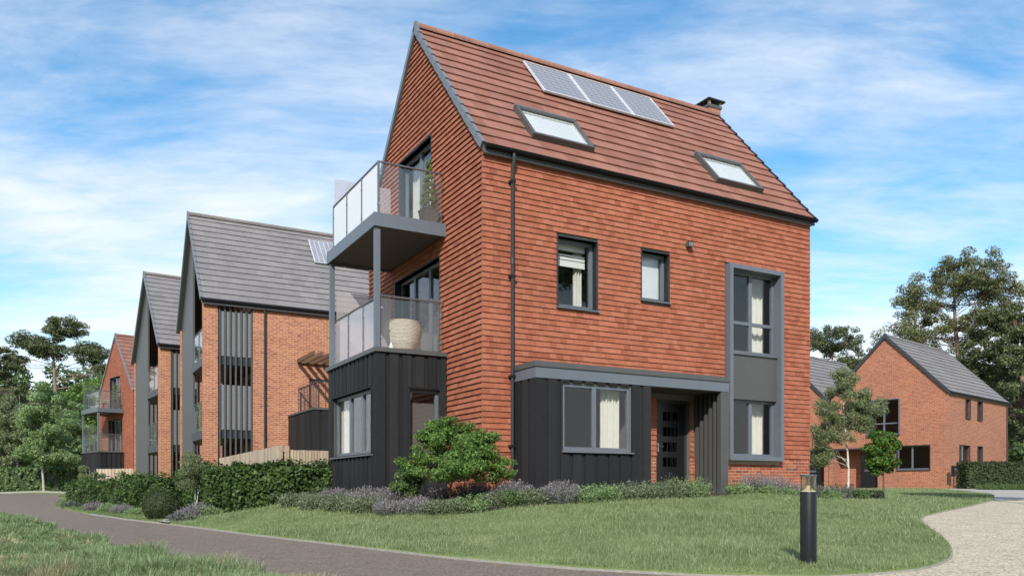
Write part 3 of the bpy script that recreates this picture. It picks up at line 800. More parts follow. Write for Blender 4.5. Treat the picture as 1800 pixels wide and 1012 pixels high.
# ------------------------------------------------------------------ the tile-hung house
HL, HW, ZEV, ZRD = 9.25, 6.68, 6.92, 10.93       # length, depth, eave and ridge of the tile surface
YR_ = HW / 2; YE_ = -0.15
SLOPE = (ZRD - ZEV) / (YR_ - YE_)
def roofz(y): return ZEV + (min(y, HW - y) - YE_) * SLOPE
YAW = R(29.117)
def tile_house(root, near):
    cw = math.cos(YAW); sw = math.sin(YAW)
    def dist(u, v): return 16.2 + u * sw + v * cw
    core = 'brickwork_orange'
    PORCH = (0.65, 5.64, -1, 2.58); W1 = (1.72, 2.71, 3.93, 5.38); W2 = (3.91, 4.68, 4.32, 5.39); BOX = (6.40, 8.17, 0.79, 5.41); DOOR = (4.34, 5.31, -0.4, 2.13)
    D2 = (2.49, 4.45, 5.83, 8.07); D1 = (2.03, 4.73, 3.02, 5.22); BAYH = (1.66, 5.14, -1, 2.98)
    PL = 0.86
    # core walls
    fw_ = MB()
    PW = (1.31, 2.94, 0.9, 2.2)
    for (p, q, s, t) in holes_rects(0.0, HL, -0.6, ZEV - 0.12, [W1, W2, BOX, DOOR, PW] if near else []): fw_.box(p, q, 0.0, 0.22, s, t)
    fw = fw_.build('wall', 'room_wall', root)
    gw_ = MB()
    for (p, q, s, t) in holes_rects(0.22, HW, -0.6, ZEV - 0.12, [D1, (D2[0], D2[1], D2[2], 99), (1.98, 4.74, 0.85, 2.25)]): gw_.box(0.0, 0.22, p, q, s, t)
    zt = ZEV - 0.12
    def roofw(y): return roofz(y) - 0.17
    def gpoly(y0, y1, zb):
        pl = [(y0, zb), (y1, zb), (y1, max(zb, roofw(y1)))] + ([(YR_, roofw(YR_))] if y0 < YR_ < y1 else []) + [(y0, max(zb, roofw(y0)))]
        return pl
    ya = 0.02
    for (y0, y1, zb) in ((0.22, D2[0], zt), (D2[0], D2[1], D2[3]), (D2[1], HW - 0.02, zt)):
        gw_.prism(gpoly(y0, y1, zb), 'x', 0.0, 0.22)
    gw = gw_.build('wall', 'room_wall', root)
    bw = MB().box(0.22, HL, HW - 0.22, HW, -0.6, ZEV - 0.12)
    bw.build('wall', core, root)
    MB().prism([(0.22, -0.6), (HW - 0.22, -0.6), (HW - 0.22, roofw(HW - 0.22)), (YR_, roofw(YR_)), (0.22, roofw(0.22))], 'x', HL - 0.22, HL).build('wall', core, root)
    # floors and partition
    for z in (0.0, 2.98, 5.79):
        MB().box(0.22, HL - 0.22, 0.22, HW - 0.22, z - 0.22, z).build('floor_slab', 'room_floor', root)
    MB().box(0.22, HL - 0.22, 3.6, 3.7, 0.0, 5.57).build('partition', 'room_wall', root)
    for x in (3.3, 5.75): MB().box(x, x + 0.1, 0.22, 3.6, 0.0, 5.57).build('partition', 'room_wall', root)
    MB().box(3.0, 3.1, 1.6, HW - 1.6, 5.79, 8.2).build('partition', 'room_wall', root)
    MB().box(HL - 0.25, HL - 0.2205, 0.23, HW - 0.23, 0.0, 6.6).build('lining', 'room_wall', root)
    # hung tiles
    holes_f = [(h[0] - 0.02, h[1] + 0.02, h[2] - 0.05, h[3] + 0.02) for h in (W1, W2, BOX)] + [(0.65, 3.48, -1, 2.58), (3.48, 5.64, 2.2, 2.58), (5.42, 5.64, -1, 2.58), (DOOR[0], DOOR[1] + 0.005, -1, 2.14)]
    if near:
        tile_wall(fw, 'F', 0.0, -0.042, HL + 0.02, PL, ZEV - 0.17, holes_f, 200, lambda a, z: 1e3 / dist(a, 0) - (50 if 0.6 < a < 5.7 and z < 2.7 else 0), seed=3)
    def gb(z):
        if z <= ZEV - 0.3: return (-1, HW + 0.05)
        y = (z + 0.10 - ZEV) / SLOPE + YE_
        return (y, HW - y)
    holes_g = [(D2[0] - 0.02, D2[1] + 0.02, D2[2] - 0.05, D2[3] + 0.02), (D1[0] - 0.02, D1[1] + 0.02, D1[2], D1[3] + 0.02), (BAYH[0], BAYH[1], -1, 3.05), (1.75, 4.97, 5.56, 5.83)]
    tile_wall(gw, 'G', 0.0, -0.012, HW + 0.02, PL, ZRD - 0.12, holes_g, 100 if near else 0, lambda a, z: 1e3 / dist(0, a) - (100 if 1.5 < a < 5.3 and z < 6 else 0), bounds=gb, seed=4)
    # brick plinth
    if near:
        pl = MB().box(-0.012, HL + 0.012, -0.012, -0.0005, -0.5, PL - 0.005).box(-0.012, -0.0005, 0.0, 1.64, -0.5, PL - 0.005)
        ph = [(0.66, 3.47, -1, 2.5), (DOOR[0], DOOR[1], -1, 2.2)]
        pl = MB()
        for (p, q, s, t) in holes_rects(-0.012, HL + 0.012, -0.5, PL - 0.005, [(DOOR[0], DOOR[1], -1, 2.2), (1.29, 2.96, 0.8, 2)]): pl.box(p, q, -0.012, -0.0005, s, t)
        pl.box(-0.012, -0.0005, 0.0, 1.64, -0.5, PL - 0.005)
        plo = pl.build('plinth', 'mortar', root)
        brick_course_wall(plo, 'F', -0.012, -0.019, HL + 0.019, -0.256, PL - 0.005, ph + [(6.38, 8.19, 0.77, 6)], 250, lambda a, z: (1e3 / dist(a, 0)) - (200 if 0.6 < a < 5.6 else 0))
        brick_course_wall(plo, 'G', -0.012, 0.01, 1.64, -0.256, PL - 0.005, [], 0, lambda a, z: 1.0, seed=6)
        MB().box(HL + 0.0005, HL + 0.012, -0.012, HW, -0.5, PL).build('plinth', 'brick_near', root)
    else:
        MB().box(-0.03, -0.0005, -0.03, HW + 0.03, -0.6, PL).build('plinth', core, root)
    # roof
    x0, x1 = -0.07, HL + 0.08
    d = 0.055; dz = d * math.sqrt(1 + SLOPE ** 2)
    def zz(y): return roofz(y) - dz
    t = 0.13
    roof = MB().prism([(YE_ + 0.02, zz(YE_ + 0.02)), (YR_, zz(YR_)), (HW - YE_ - 0.02, zz(HW - YE_ - 0.02)), (HW - YE_ - 0.02, zz(HW - YE_ - 0.02) - t), (YR_, zz(YR_) - t), (YE_ + 0.02, zz(YE_ + 0.02) - t)], 'x', x0 + 0.01, x1 - 0.01).build('roof', 'cap_grey', root)
    solar_holes = None
    roof_tiles(roof, x0, x1, YE_, ZEV, YR_, ZRD, 14, 'roof_red', n_single=300 if near else 0, score=lambda a, s: 1e3 / dist(a, s * 3.3), seed=8)
    # far slope, same tiles turned round
    L = HW
    mbk = MB(); nrow = 14; gy = (YR_ - YE_) / nrow
    for r in range(nrow):
        ya_, yb_ = HW - (YE_ + r * gy), HW - (YE_ + (r + 1.05) * gy)
        mbk.hexa([(x0, ya_, roofz(ya_) - 0.05), (x1, ya_, roofz(ya_) - 0.05), (x1, yb_, roofz(yb_) - 0.09), (x0, yb_, roofz(yb_) - 0.09), (x0, ya_, roofz(ya_)), (x1, ya_, roofz(ya_)), (x1, yb_, roofz(yb_) - 0.06), (x0, yb_, roofz(yb_) - 0.06)])
    mbk.build('roof_tiles', 'roof_red', roof, kind='stuff')
    verge_caps(roof, x0 - 0.035, x0 + 0.05, YE_, ZEV, YR_, ZRD, 14, 'verge_grey')
    verge_caps(roof, x1 - 0.05, x1 + 0.035, YE_, ZEV, YR_, ZRD, 14, 'black_plastic')
    bk = MB(); nrm = 14
    bkc = MB().prism([(HW - YE_, roofz(HW - YE_) + 0.02), (YR_, ZRD + 0.02), (YR_, ZRD - 0.18), (HW - YE_, roofz(HW - YE_) - 0.18)], 'x', x0 - 0.035, x0 + 0.05)
    bkc.build('verge_cap', 'verge_grey', roof)
    ridge_tiles(roof, x0 + 0.02, x1, YR_, ZRD - 0.05, 'ridge_red', 'verge_grey')
    # eaves
    MB().box(-0.02, HL + 0.02, -0.11, -0.05, 6.78, 6.90).build('fascia', 'gutter_black', root)
    MB().box(-0.015, HL + 0.015, -0.13, 0.0, 6.735, 6.775).build('soffit', 'verge_grey', root)
    gut = MB(); S = 8
    for xx in (-0.03, HL + 0.05):
        for k in range(S + 1):
            a = math.pi * (1 + k / S); gut.v.append((xx, -0.175 + 0.068 * math.cos(a), 6.885 + 0.085 * math.sin(a)))
    for k in range(S): gut.f.append((k, k + 1, S + 2 + k, S + 1 + k))
    gut.f.append(tuple(range(S + 1))); gut.f.append(tuple(reversed(range(S + 1, 2 * S + 2))))
    gut.build('gutter', 'gutter_black', root, smooth=True)
    MB().tube([(HL + 0.05, -0.175, 6.86), (HL + 0.1, -0.175, 6.86)], 0.05, 10).build('gutter_stop', 'black_plastic', root)
    if near:
        dp = MB().tube([(0.60, -0.175, 6.82), (0.60, -0.175, 6.68), (0.60, -0.11, 6.55), (0.60, -0.11, 0.1)], 0.036, 10).build('downpipe', 'frame_dark', root, smooth=True)
        for z in (6.25, 4.35, 2.35, 0.95): MB().box(0.545, 0.655, -0.155, -0.03, z, z + 0.05).build('pipe_bracket', 'black_plastic', dp)
        MB().tube([(0.60, -0.11, 4.62), (0.60, -0.11, 4.74)], 0.042, 10).build('pipe_socket', 'frame_dark', dp, smooth=True)
    # doors on the gable
    window(root, 'G', 0.0, *D2, mull=((D2[0] + D2[1]) / 2,), depth=0.12, fw=0.07, sill=False, name='glazed_door')
    window(root, 'G', 0.0, *D1, mull=(D1[0] + 0.9, D1[0] + 1.8), depth=0.12, fw=0.07, sill=False, name='glazed_door')
    # upper balcony
    bal = MB().box(-1.63, -0.05, 1.72, 5.06, 5.60, 5.83).build('balcony', 'soffit', root)
    fs = MB().box(-1.66, -0.04, 1.69, 1.717, 5.555, 5.835).box(-1.66, -1.633, 1.717, 5.09, 5.555, 5.835).box(-1.633, -0.04, 5.063, 5.09, 5.555, 5.835)
    fs.build('edge_trim', 'frame_grey', bal)
    for y in (1.80, 4.98): MB().box(-1.62, -1.51, y - 0.055, y + 0.055, 3.045, 5.60).build('post', 'frame_grey', bal)
    G1 = ['white_glass', 'rail_glass'] if near else ['rail_glass', 'rail_glass']
    glass_rail(bal, [(-1.53, 4.95), (-1.53, 1.80), (-0.06, 1.80)], 5.835, 6.93, (3, 1), G1)
    MB().box(-1.5, -0.06, 4.985, 4.995, 5.87, 7.62).build('privacy_screen', 'privacy_glass' if near else 'rail_glass', bal)
    # bay with black boards
    bay_ = MB()
    BW = (1.98, 4.74, 0.87, 2.25); BF = (-0.9, -0.2, 0.45, 2.23)
    for (p, q, s, t_) in holes_rects(1.70, 5.10, -0.6, 2.94, [BW]): bay_.box(-1.59, -1.45, p, q, s, t_)
    for (p, q, s, t_) in holes_rects(-1.45, -0.05, -0.6, 2.94, [BF]): bay_.box(p, q, 1.70, 1.84, s, t_)
    bay_.box(-1.45, -0.05, 4.96, 5.10, -0.6, 2.94)
    bay = bay_.build('bay', 'soffit', root)
    if near:
        boards(bay, 'G', -1.59, 1.70 - 0.04, 5.14, -0.45, 2.95, [(BW[0] - 0.03, BW[1] + 0.03, BW[2] - 0.06, BW[3] + 0.03)])
        boards(bay, 'F', 1.70, -1.632, -0.05, -0.45, 2.95, [(BF[0] - 0.03, BF[1] + 0.03, BF[2] - 0.06, BF[3] + 0.03)])
    else:
        boards(bay, 'G', -1.59, 1.70 - 0.04, 5.14, 0.2, 2.95, [])
        boards(bay, 'F', 1.70, -1.632, -0.05, 0.2, 2.95, [])
    MB().box(-1.675, -0.048, 1.615, 5.17, 2.955, 3.045).build('bay_cap', 'cap_grey', bay)
    MB().box(-1.45, 0.25, 1.84, 4.96, 2.70, 2.955).build('ceiling_slab', 'room_wall', bay)
    if near:
        window(root, 'G', -1.59, *BW, mull=(BW[0] + 0.87, BW[0] + 1.72), depth=0.07, fw=0.075, sill=True, reveal='black_board')
        window(root, 'F', 1.70, *BF, depth=0.06, fw=0.065, sill=True, reveal='black_board')
    # lower balustrade on the bay
    low = MB().box(-1.6, -0.06, 1.76, 5.06, 3.0455, 3.06).build('balcony', 'terrace_wood', root)
    glass_rail(low, [(-1.5, 4.93), (-1.5, 1.80), (-0.06, 1.80)], 3.06, 4.15, (3, 1), ['privacy_glass', 'rail_glass'] if near else 'rail_glass')
    MB().box(-1.45, -0.06, 4.985, 4.995, 3.1, 4.9).build('privacy_screen', 'privacy_glass' if near else 'rail_glass', low)
    if not near: return
    # ------------- front: windows
    window(root, 'F', 0.0, *W1, depth=0.13, fw=0.08)
    window(root, 'F', 0.0, *W2, depth=0.13, fw=0.075)
    # tall framed window box
    u0, u1, z0, z1 = BOX
    bx = MB(); th = 0.1
    bx.box(u0, u0 + th, -0.19, 0.16, z0, z1).box(u1 - th, u1, -0.19, 0.16, z0, z1).box(u0 + th, u1 - th, -0.19, 0.16, z0, z0 + th).box(u0 + th, u1 - th, -0.19, 0.16, z1 - th, z1)
    box = bx.build('window_surround', 'frame_grey', root)
    MB().box(u0 + th, u1 - th, -0.045, 0.1, 2.25, 3.36).build('spandrel_panel', 'panel_grey', box)
    cm = 7.29
    window(root, 'F', 0.0, u0 + th, u1 - th, 3.362, z1 - th, mull=(cm,), trans=(4.09,), depth=0.06, fw=0.065, sill=True, reveal=None, rd=-0.06)
    window(root, 'F', 0.0, u0 + th, u1 - th, z0 + th, 2.248, mull=(cm,), depth=0.06, fw=0.065, sill=False, reveal=None)
    # ------------- porch
    pc = MB()
    for (p, q, s, t_) in holes_rects(0.70, 3.44, -0.5, 2.26, [(1.29, 2.95, 0.885, 2.2)]): pc.box(p, q, -0.88, -0.78, s, t_)
    pc.box(0.70, 0.80, -0.78, -0.02, -0.5, 2.26).box(3.34, 3.44, -0.78, -0.02, -0.5, 2.26)
    porch = pc.build('porch', 'room_wall', root)
    boards(porch, 'F', -0.88, 0.652, 3.48, -0.4, 2.262, [(1.27, 2.97, 0.83, 2.22)])
    boards(porch, 'G', 0.70, -0.89, -0.055, -0.4, 2.262, [])
    rt = MB()
    for k in range(4):
        y0 = -0.88 + k * 0.2; rt.box(3.441, 3.475, y0, y0 + 0.17, -0.4, 2.262)
    rt.build('return_boards', 'black_board', porch, kind='stuff')
    window(root, 'F', -0.88, 1.29, 2.95, 0.885, 2.2, mull=(2.06,), depth=0.02, fw=0.065, sill=True, reveal='frame_dark')
    MB().box(0.652, 5.64, -0.93, -0.05, 2.265, 2.48).build('porch_fascia', 'frame_grey', porch)
    MB().box(0.63, 5.66, -0.955, -0.05, 2.4805, 2.585).build('porch_cap', 'cap_grey', porch)
    MB().box(3.49, 5.41, -0.9, -0.06, 2.25, 2.2645).build('porch_soffit', 'soffit', porch)
    MB().box(5.41, 5.63, -0.92, -0.80, -0.3, 2.264).build('post', 'panel_grey', porch)
    MB().box(5.56, 5.62, -0.80, -0.05, -0.3, 2.264).build('side_panel', 'panel_grey', porch)
    for k in range(5):
        y = -0.70 + k * 0.145; MB().box(5.42, 5.559, y, y + 0.045, -0.2, 2.264).build('slat', 'panel_grey', porch)
    MB().box(3.5, 5.4, -1.0, 0.1, -0.3, 0.02).build('step', 'path_stone', porch)
    # front door
    door = MB().box(4.345, 4.40, 0.08, 0.16, 0.0, 2.125).box(5.25, 5.305, 0.08, 0.16, 0.0, 2.125).box(4.40, 5.25, 0.08, 0.16, 2.06, 2.125).build('door', 'frame_dark', root)
    lf = MB()
    zs = [(0.62 + i * 0.345, 0.62 + i * 0.345 + 0.21) for i in range(4)]
    for (p, q, s, t_) in holes_rects(4.405, 5.245, 0.03, 2.055, [(4.62, 5.04, a, b) for a, b in zs]): lf.box(p, q, 0.10, 0.145, s, t_)
    lf.build('door_leaf', 'door_black', door)
    for (a, b) in zs:
        MB().box(4.62, 5.04, 0.118, 0.126, a, b).build('door_pane', 'window_glass', door)
        MB().box(4.75, 4.765, 0.108, 0.1175, a, b).box(4.895, 4.91, 0.108, 0.1175, a, b).build('glazing_bar', 'door_black', door)
    MB().box(4.44, 4.47, 0.06, 0.10, 0.95, 1.15).tube([(4.455, 0.05, 1.07), (4.60, 0.05, 1.07)], 0.011, 8).build('handle', 'steel', door)
    MB().box(4.74, 4.93, 0.092, 0.0995, 0.42, 0.5).build('letter_plate', 'door_black', door)
    for x in (4.79, 4.86): MB().box(x, x + 0.022, 0.085, 0.0915, 0.425, 0.495).box(x - 0.01, x + 0.03, 0.085, 0.0914, 0.425, 0.437).build('door_numeral', 'steel', door)
    MB().box(3.46, 4.345, 0.0, 0.001, 0, 0.001)
    # wall lamp / vent
    lt = MB().box(5.17, 5.30, -0.15, -0.04, 5.63, 5.74).build('wall_vent', 'panel_grey', root)
    for k in range(3): MB().box(5.185 + k * 0.038, 5.205 + k * 0.038, -0.156, -0.1505, 5.645, 5.725).build('vent_louvre', 'steel', lt)
    # chimney
    che = MB().box(9.05, 9.49, 3.40, 3.80, 9.9, 11.12).build('chimney', 'brickwork_orange', root)
    MB().box(9.02, 9.52, 3.37, 3.83, 11.1205, 11.20).build('chimney_band', 'cap_grey', che)
    for (x, y) in ((9.03, 3.38), (9.44, 3.38), (9.03, 3.75), (9.44, 3.75)): MB().box(x, x + 0.07, y, y + 0.07, 11.2005, 11.295).build('cap_leg', 'mortar', che)
    MB().box(8.95, 9.585, 3.30, 3.88, 11.2955, 11.34).build('chimney_cap', 'black_plastic', che)
    # solar panels and roof windows, lying on the slope
    th_ = math.atan(SLOPE); cs, sn = math.cos(th_), math.sin(th_)
    def on_roof(x, y, n): return (x, y - sn * n, ZEV + (y - YE_) * SLOPE + cs * n)
    for k, (a, b) in enumerate(((2.63, 3.93), (3.95, 5.25), (5.27, 6.56))):
        w = b - a; h = 1.0 / cs; fr = MB(); t2 = 0.03
        fr.box(0, t2, 0, h, 0, 0.045).box(w - t2, w, 0, h, 0, 0.045).box(t2, w - t2, 0, t2, 0, 0.045).box(t2, w - t2, h - t2, h, 0, 0.045).box(t2, w - t2, t2, h - t2, 0, 0.012)
        sp = fr.build('solar_panel', 'solar_frame', root, loc=on_roof(a, 2.03, 0.03), rot=(th_, 0, 0))
        nx, ny = 6, 9; cw_, chh = (w - 2 * t2) / nx, (h - 2 * t2) / ny
        cm_ = MB().box(0.009, cw_ - 0.009, 0.009, chh - 0.009, 0.0125, 0.03).mesh('solar_cell', 'solar_cell')
        for i in range(nx):
            for j in range(ny): place('solar_cell', cm_, sp, (t2 + i * cw_, t2 + j * chh, 0))
    for (a, b) in ((1.32, 2.88), (6.46, 7.98)):
        w = b - a; h = 0.78 / cs; t2 = 0.075; fr = MB()
        fr.box(0, t2, 0, h, -0.05, 0.1).box(w - t2, w, 0, h, -0.05, 0.1).box(t2, w - t2, 0, t2, -0.05, 0.1).box(t2, w - t2, h - t2, h, -0.05, 0.1)
        sk = fr.build('roof_window', 'panel_grey', root, loc=on_roof(a, 0.34, 0.0), rot=(th_, 0, 0))
        MB().box(t2, w - t2, t2, h - t2, 0.045, 0.055).build('pane', 'window_glass', sk)
        MB().box(t2, w - t2, t2, h - t2, 0.004, 0.012).build('blind', 'blind_white', sk)
        il = MB(); il.box(t2, t2 + 0.05, t2, h - t2, 0.012, 0.044).box(w - t2 - 0.05, w - t2, t2, h - t2, 0.012, 0.044).box(t2 + 0.05, w - t2 - 0.05, h - t2 - 0.05, h - t2, 0.012, 0.044)
        il.build('inner_frame', 'white_paint', sk)
        hh = h / 2
        MB().box(-0.012, w + 0.012, h, h + 0.04, -0.02, 0.11).build('flashing', 'verge_grey', sk)

CX0, CY0 = -0.56818, 16.2
house = thing('tile_hung_house', 'tall red tile-hung house with steep red roof, solar panels and black boarded bays', 'house', (CX0, CY0, 0), YAW)
tile_house(house, True)
YAW4 = R(43.5)
h4 = thing('tile_hung_house', 'small distant red tile-hung gabled house with two balconies beside the woods', 'house', (-24.2, 52.3, -0.55), YAW4)
tile_house(h4, False)
HM = Matrix.Translation((CX0, CY0, 0)) @ Matrix.Rotation(YAW, 4, 'Z')
def hw(u, v, z): return tuple(HM @ Vector((u, v, z)))

# curtains and blinds behind the panes
def soft(name, mb, mat, label, cat):
    return mb.build(name, mat, None, smooth=False, loc=(CX0, CY0, 0), rot=(0, 0, YAW), label=label, cat=cat)
soft('curtain', curtain_mesh('F', -0.88, 2.38, 2.84, 0.80, 2.2, 0.25, 6), 'curtain', 'cream curtain behind the right pane of the black boarded porch window', 'curtain')
soft('curtain', curtain_mesh('F', 0.0, 7.52, 7.98, 0.75, 2.25, 0.36, 6), 'curtain', 'cream curtain in the ground floor half of the tall framed window', 'curtain')
soft('curtain', curtain_mesh('F', 0.0, 7.50, 7.98, 3.2, 5.32, 0.36, 6), 'curtain', 'long cream curtain in the upper half of the tall framed window', 'curtain')
soft('curtain', curtain_mesh('G', -1.59, 4.2, 4.72, 0.75, 2.3, 0.22, 7), 'curtain', 'cream curtain at the far end of the black bay window', 'curtain')
soft('curtain', curtain_mesh('F', 0.0, 2.38, 2.58, 3.85, 5.36, 0.38, 3), 'curtain', 'narrow cream curtain beside the first floor window with the white blind', 'curtain')
soft('curtain', curtain_mesh('G', 0.0, 2.95, 4.4, 5.8, 8.05, 0.33, 12), 'curtain', 'white curtain inside the top floor balcony door', 'curtain')
bl = MB()
for k in range(5): bl.box(1.80, 2.55, 0.30, 0.34, 4.78 + k * 0.035 + (0.02 if k else 0), 4.78 + k * 0.035 + (0.05 if k else 0.018))
soft('window_blind', MB().box(1.78, 2.60, 0.27, 0.29, 4.86, 4.99).box(1.78, 2.60, 0.27, 0.30, 5.01, 5.06).box(1.78, 2.60, 0.27, 0.30, 5.09, 5.12).box(1.78, 2.6, 0.27, 0.31, 5.2, 5.36), 'blind_white', 'white slatted blind half lowered in the left first floor window', 'blind')
soft('roller_blind', MB().box(-0.85, -0.25, 1.84, 1.85, 0.3, 1.95), 'blind_grey', 'grey roller blind in the narrow window of the black bay', 'blind')
soft('frosted_screen', MB().box(3.98, 4.61, 0.24, 0.25, 4.38, 5.33), 'frost', 'pale frosted sheet filling the small first floor window', 'blind')

# ------------------------------------------------------------------ brick apartment houses with open gables
def open_gable_house(root, near, L=13.0):
    W, EV, RD, zb = 6.3, 7.36, 11.28, -0.4
    yr, ye = W / 2, -0.15; sl = (RD - EV) / (yr - ye)
    rz = lambda y: EV + (min(y, W - y) - ye) * sl
    br = 'brickwork_orange'; UD = 2.0; F1, F2 = 2.72, 5.37
    # side wall, pier, back
    MB().box(1.69, L, 0.0, 0.3, zb, EV - 0.1).build('wall', br, root)
    MB().box(0.0, 0.46, 0.0, 0.46, zb, EV - 0.1).build('pier', br, root)
    MB().box(1.69, L, W - 0.3, W, zb, EV - 0.1).build('wall', br, root)
    for k in range(6):
        x = 0.5 + k * 0.2; MB().box(x, x + 0.06, W - 0.12, W - 0.05, zb, EV - 0.2).build('slat', 'slat_grey', root)
    MB().prism([(0.3, zb), (W - 0.3, zb), (W - 0.3, rz(W - 0.3) - 0.25), (yr, RD - 0.25), (0.3, rz(0.3) - 0.25)], 'x', L - 0.3, L).build('wall', br, root)
    MB().prism([(0.3, zb), (W - 0.3, zb), (W - 0.3, rz(W - 0.3) - 0.25), (yr, RD - 0.25), (0.3, rz(0.3) - 0.25)], 'x', UD, UD + 0.2).build('recess_wall', 'brickwork_red', root)
    # grey cheek that fills the other half of the gable
    MB().prism([(yr - 0.03, zb), (W - 0.1, zb), (W - 0.1, rz(W - 0.1) - 0.2), (yr - 0.03, RD - 0.22)], 'x', 0.06, 0.13).build('gable_panel', 'panel_grey', root)
    MB().box(0.0, 0.3, W - 0.1, W + 0.06, zb, EV - 0.12).build('pier', br, root)
    # roof
    x0, x1 = -0.12, L + 0.08; dz = 0.055 * math.sqrt(1 + sl * sl); t = 0.15
    zz = lambda y: rz(y) - dz
    roof = MB().prism([(ye + 0.02, zz(ye + 0.02)), (yr, zz(yr)), (W - ye - 0.02, zz(W - ye - 0.02)), (W - ye - 0.02, zz(W - ye - 0.02) - t), (yr, zz(yr) - t), (ye + 0.02, zz(ye + 0.02) - t)], 'x', x0 + 0.01, x1 - 0.01).build('roof', 'panel_grey', root)
    roof_tiles(roof, x0, x1, ye, EV, yr, RD, 15, 'roof_grey', tw=0.33, n_single=200 if near else 0, score=lambda a, s: -a, seed=21)
    verge_caps(roof, x0 - 0.03, x0 + 0.05, ye, EV, yr, RD, 15, 'verge_grey')
    MB().prism([(W - ye, rz(W - ye) + 0.02), (yr, RD + 0.02), (yr, RD - 0.2), (W - ye, rz(W - ye) - 0.2)], 'x', x0 - 0.03, x0 + 0.05).build('verge_cap', 'verge_grey', roof)
    MB().prism([(W - ye, rz(W - ye) + 0.0), (yr, RD), (yr, RD - 0.05), (W - ye, rz(W - ye) - 0.05)], 'x', x0 + 0.05, x1).build('roof_tiles', 'roof_grey', roof, kind='stuff')
    ridge_tiles(roof, x0, x1, yr, RD - 0.05, 'ridge_grey', 'verge_grey', 0.11)
    MB().box(0.0, L, -0.11, -0.001, EV - 0.2, EV - 0.03).build('fascia', 'black_plastic', root)
    MB().tube([(x0, -0.17, EV - 0.06), (x1, -0.17, EV - 0.06)], 0.06, 8).build('gutter', 'black_plastic', root, smooth=True)
    MB().tube([(2.1, -0.16, EV - 0.1), (2.1, -0.07, EV - 0.3), (2.1, -0.07, zb)], 0.036, 8).build('downpipe', 'frame_dark', root, smooth=True)
    # balconies in the recess
    for k, f in enumerate((F1, F2)):
        b = MB().box(0.14, UD, 0.47, W - 0.47, f - 0.3, f).box(0.47, UD, 0.09, 0.4695, f - 0.3, f).box(0.03, 0.1395, 0.47, yr - 0.035, f - 0.3, f).build('balcony', 'frame_dark', root)
        glass_rail(b, [(0.1, 0.5), (0.1, yr - 0.08)], f, f + 1.1, (2,))
        w = window(root, 'G', UD, 0.7, 2.7, f + 0.02, f + 2.1, mull=(1.7,), depth=-0.03, sill=False, reveal=None, name='glazed_door', fmat='frame_dark')
        MB().box(0.47, 1.68, 0.062, 0.085, f + 0.01, f + 1.62).build('screen_panel', 'screen_infill', b)
    window(root, 'G', UD, 0.7, 2.7, 0.0, 2.1, mull=(1.7,), depth=-0.03, sill=False, reveal=None, name='glazed_door', fmat='frame_dark')
    n = 7
    for k in range(n):
        x = 0.50 + k * (1.69 - 0.57) / (n - 1)
        MB().box(x, x + 0.055, 0.012, 0.06, zb + 0.1, EV - 0.2).build('slat', 'slat_grey', root)
    MB().box(0.461, 1.689, 0.062, 0.09, zb + 0.4, zb + 0.5).build('slat_rail', 'slat_grey', root)

mat_plain('screen_infill', (0.2, 0.2, 0.195), 0.5, var=0.05)
b2 = thing('brick_house', 'orange brick house with grey tiled roof, open gable and slatted side screen', 'house', (-10.937, 29.05, -0.5), R(29.3))
open_gable_house(b2, True)
b3 = thing('brick_house', 'farther brick house with grey gable half hidden behind its twin', 'house', (-16.18, 37.6, -0.6), R(34.7))
open_gable_house(b3, False)
# second house: solar panel, side extension with terrace, pergola
th2 = math.atan((11.28 - 7.36) / 3.3); c2, s2 = math.cos(th2), math.sin(th2)
sl2 = math.tan(th2)
for k in range(3):
    a = 4.45 + k * 1.25; w, h = 1.22, 1.5
    fr = MB().box(0, w, 0, h, 0, 0.03).build('solar_panel', 'solar_frame', b2, loc=(a, 1.75 - s2 * 0.03, 7.36 + 1.9 * sl2 + c2 * 0.03), rot=(th2, 0, 0))
    for i in range(6):
        MB().box(0.03 + i * 0.195, 0.03 + i * 0.195 + 0.17, 0.03, h - 0.03, 0.0305, 0.04).build('solar_strip', 'solar_cell', fr)
ext = MB().box(3.01, 8.5, -3.36, -0.005, -0.4, 3.26).build('extension', 'black_board', b2)
boards(ext, 'F', -3.36, 2.97, 8.5, -0.3, 3.27, [], pitch=0.3, wide=0.21)
boards(ext, 'G', 3.01, -3.37, -0.01, -0.3, 3.27, [], pitch=0.3, wide=0.21)
MB().box(2.94, 8.5, -3.43, -0.006, 3.2705, 3.34).build('extension_cap', 'cap_grey', ext)
rl = MB().box(3.3, 8.4, -2.9, -2.86, 4.28, 4.33).box(3.3, 3.34, -2.859, -0.1, 4.28, 4.33).build('terrace_railing', 'frame_dark', b2)
for i in range(22):
    MB().box(3.3 + i * 0.23, 3.32 + i * 0.23, -2.89, -2.87, 3.34, 4.2795).build('baluster', 'frame_dark', rl)
for i in range(14): MB().box(3.31, 3.33, -2.75 + i * 0.2, -2.73 + i * 0.2, 3.34, 4.2795).build('baluster', 'frame_dark', rl)
window(b2, 'F', 0.0, 3.75, 5.6, 3.4, 4.75, mull=(4.7,), depth=-0.03, sill=False, reveal=None, fmat='frame_dark')
pg = MB().box(3.3, 8.3, -0.10, -0.04, 5.3, 5.42).build('pergola', 'wood_brown', b2)
MB().box(4.6, 8.3, -2.1, -2.03, 5.15, 5.2895).build('pergola_beam', 'wood_brown', pg)
for k in range(10):
    x = 3.26 + k * 0.31
    MB().box(x, x + 0.06, -2.35, -0.1005, 5.29, 5.43).build('pergola_rafter', 'wood_brown', pg)
MB().tube([(4.72, -3.25, 2.2), (4.72, -3.25, 5.45)], 0.045, 8).build('pergola_post', 'frame_dark', pg)

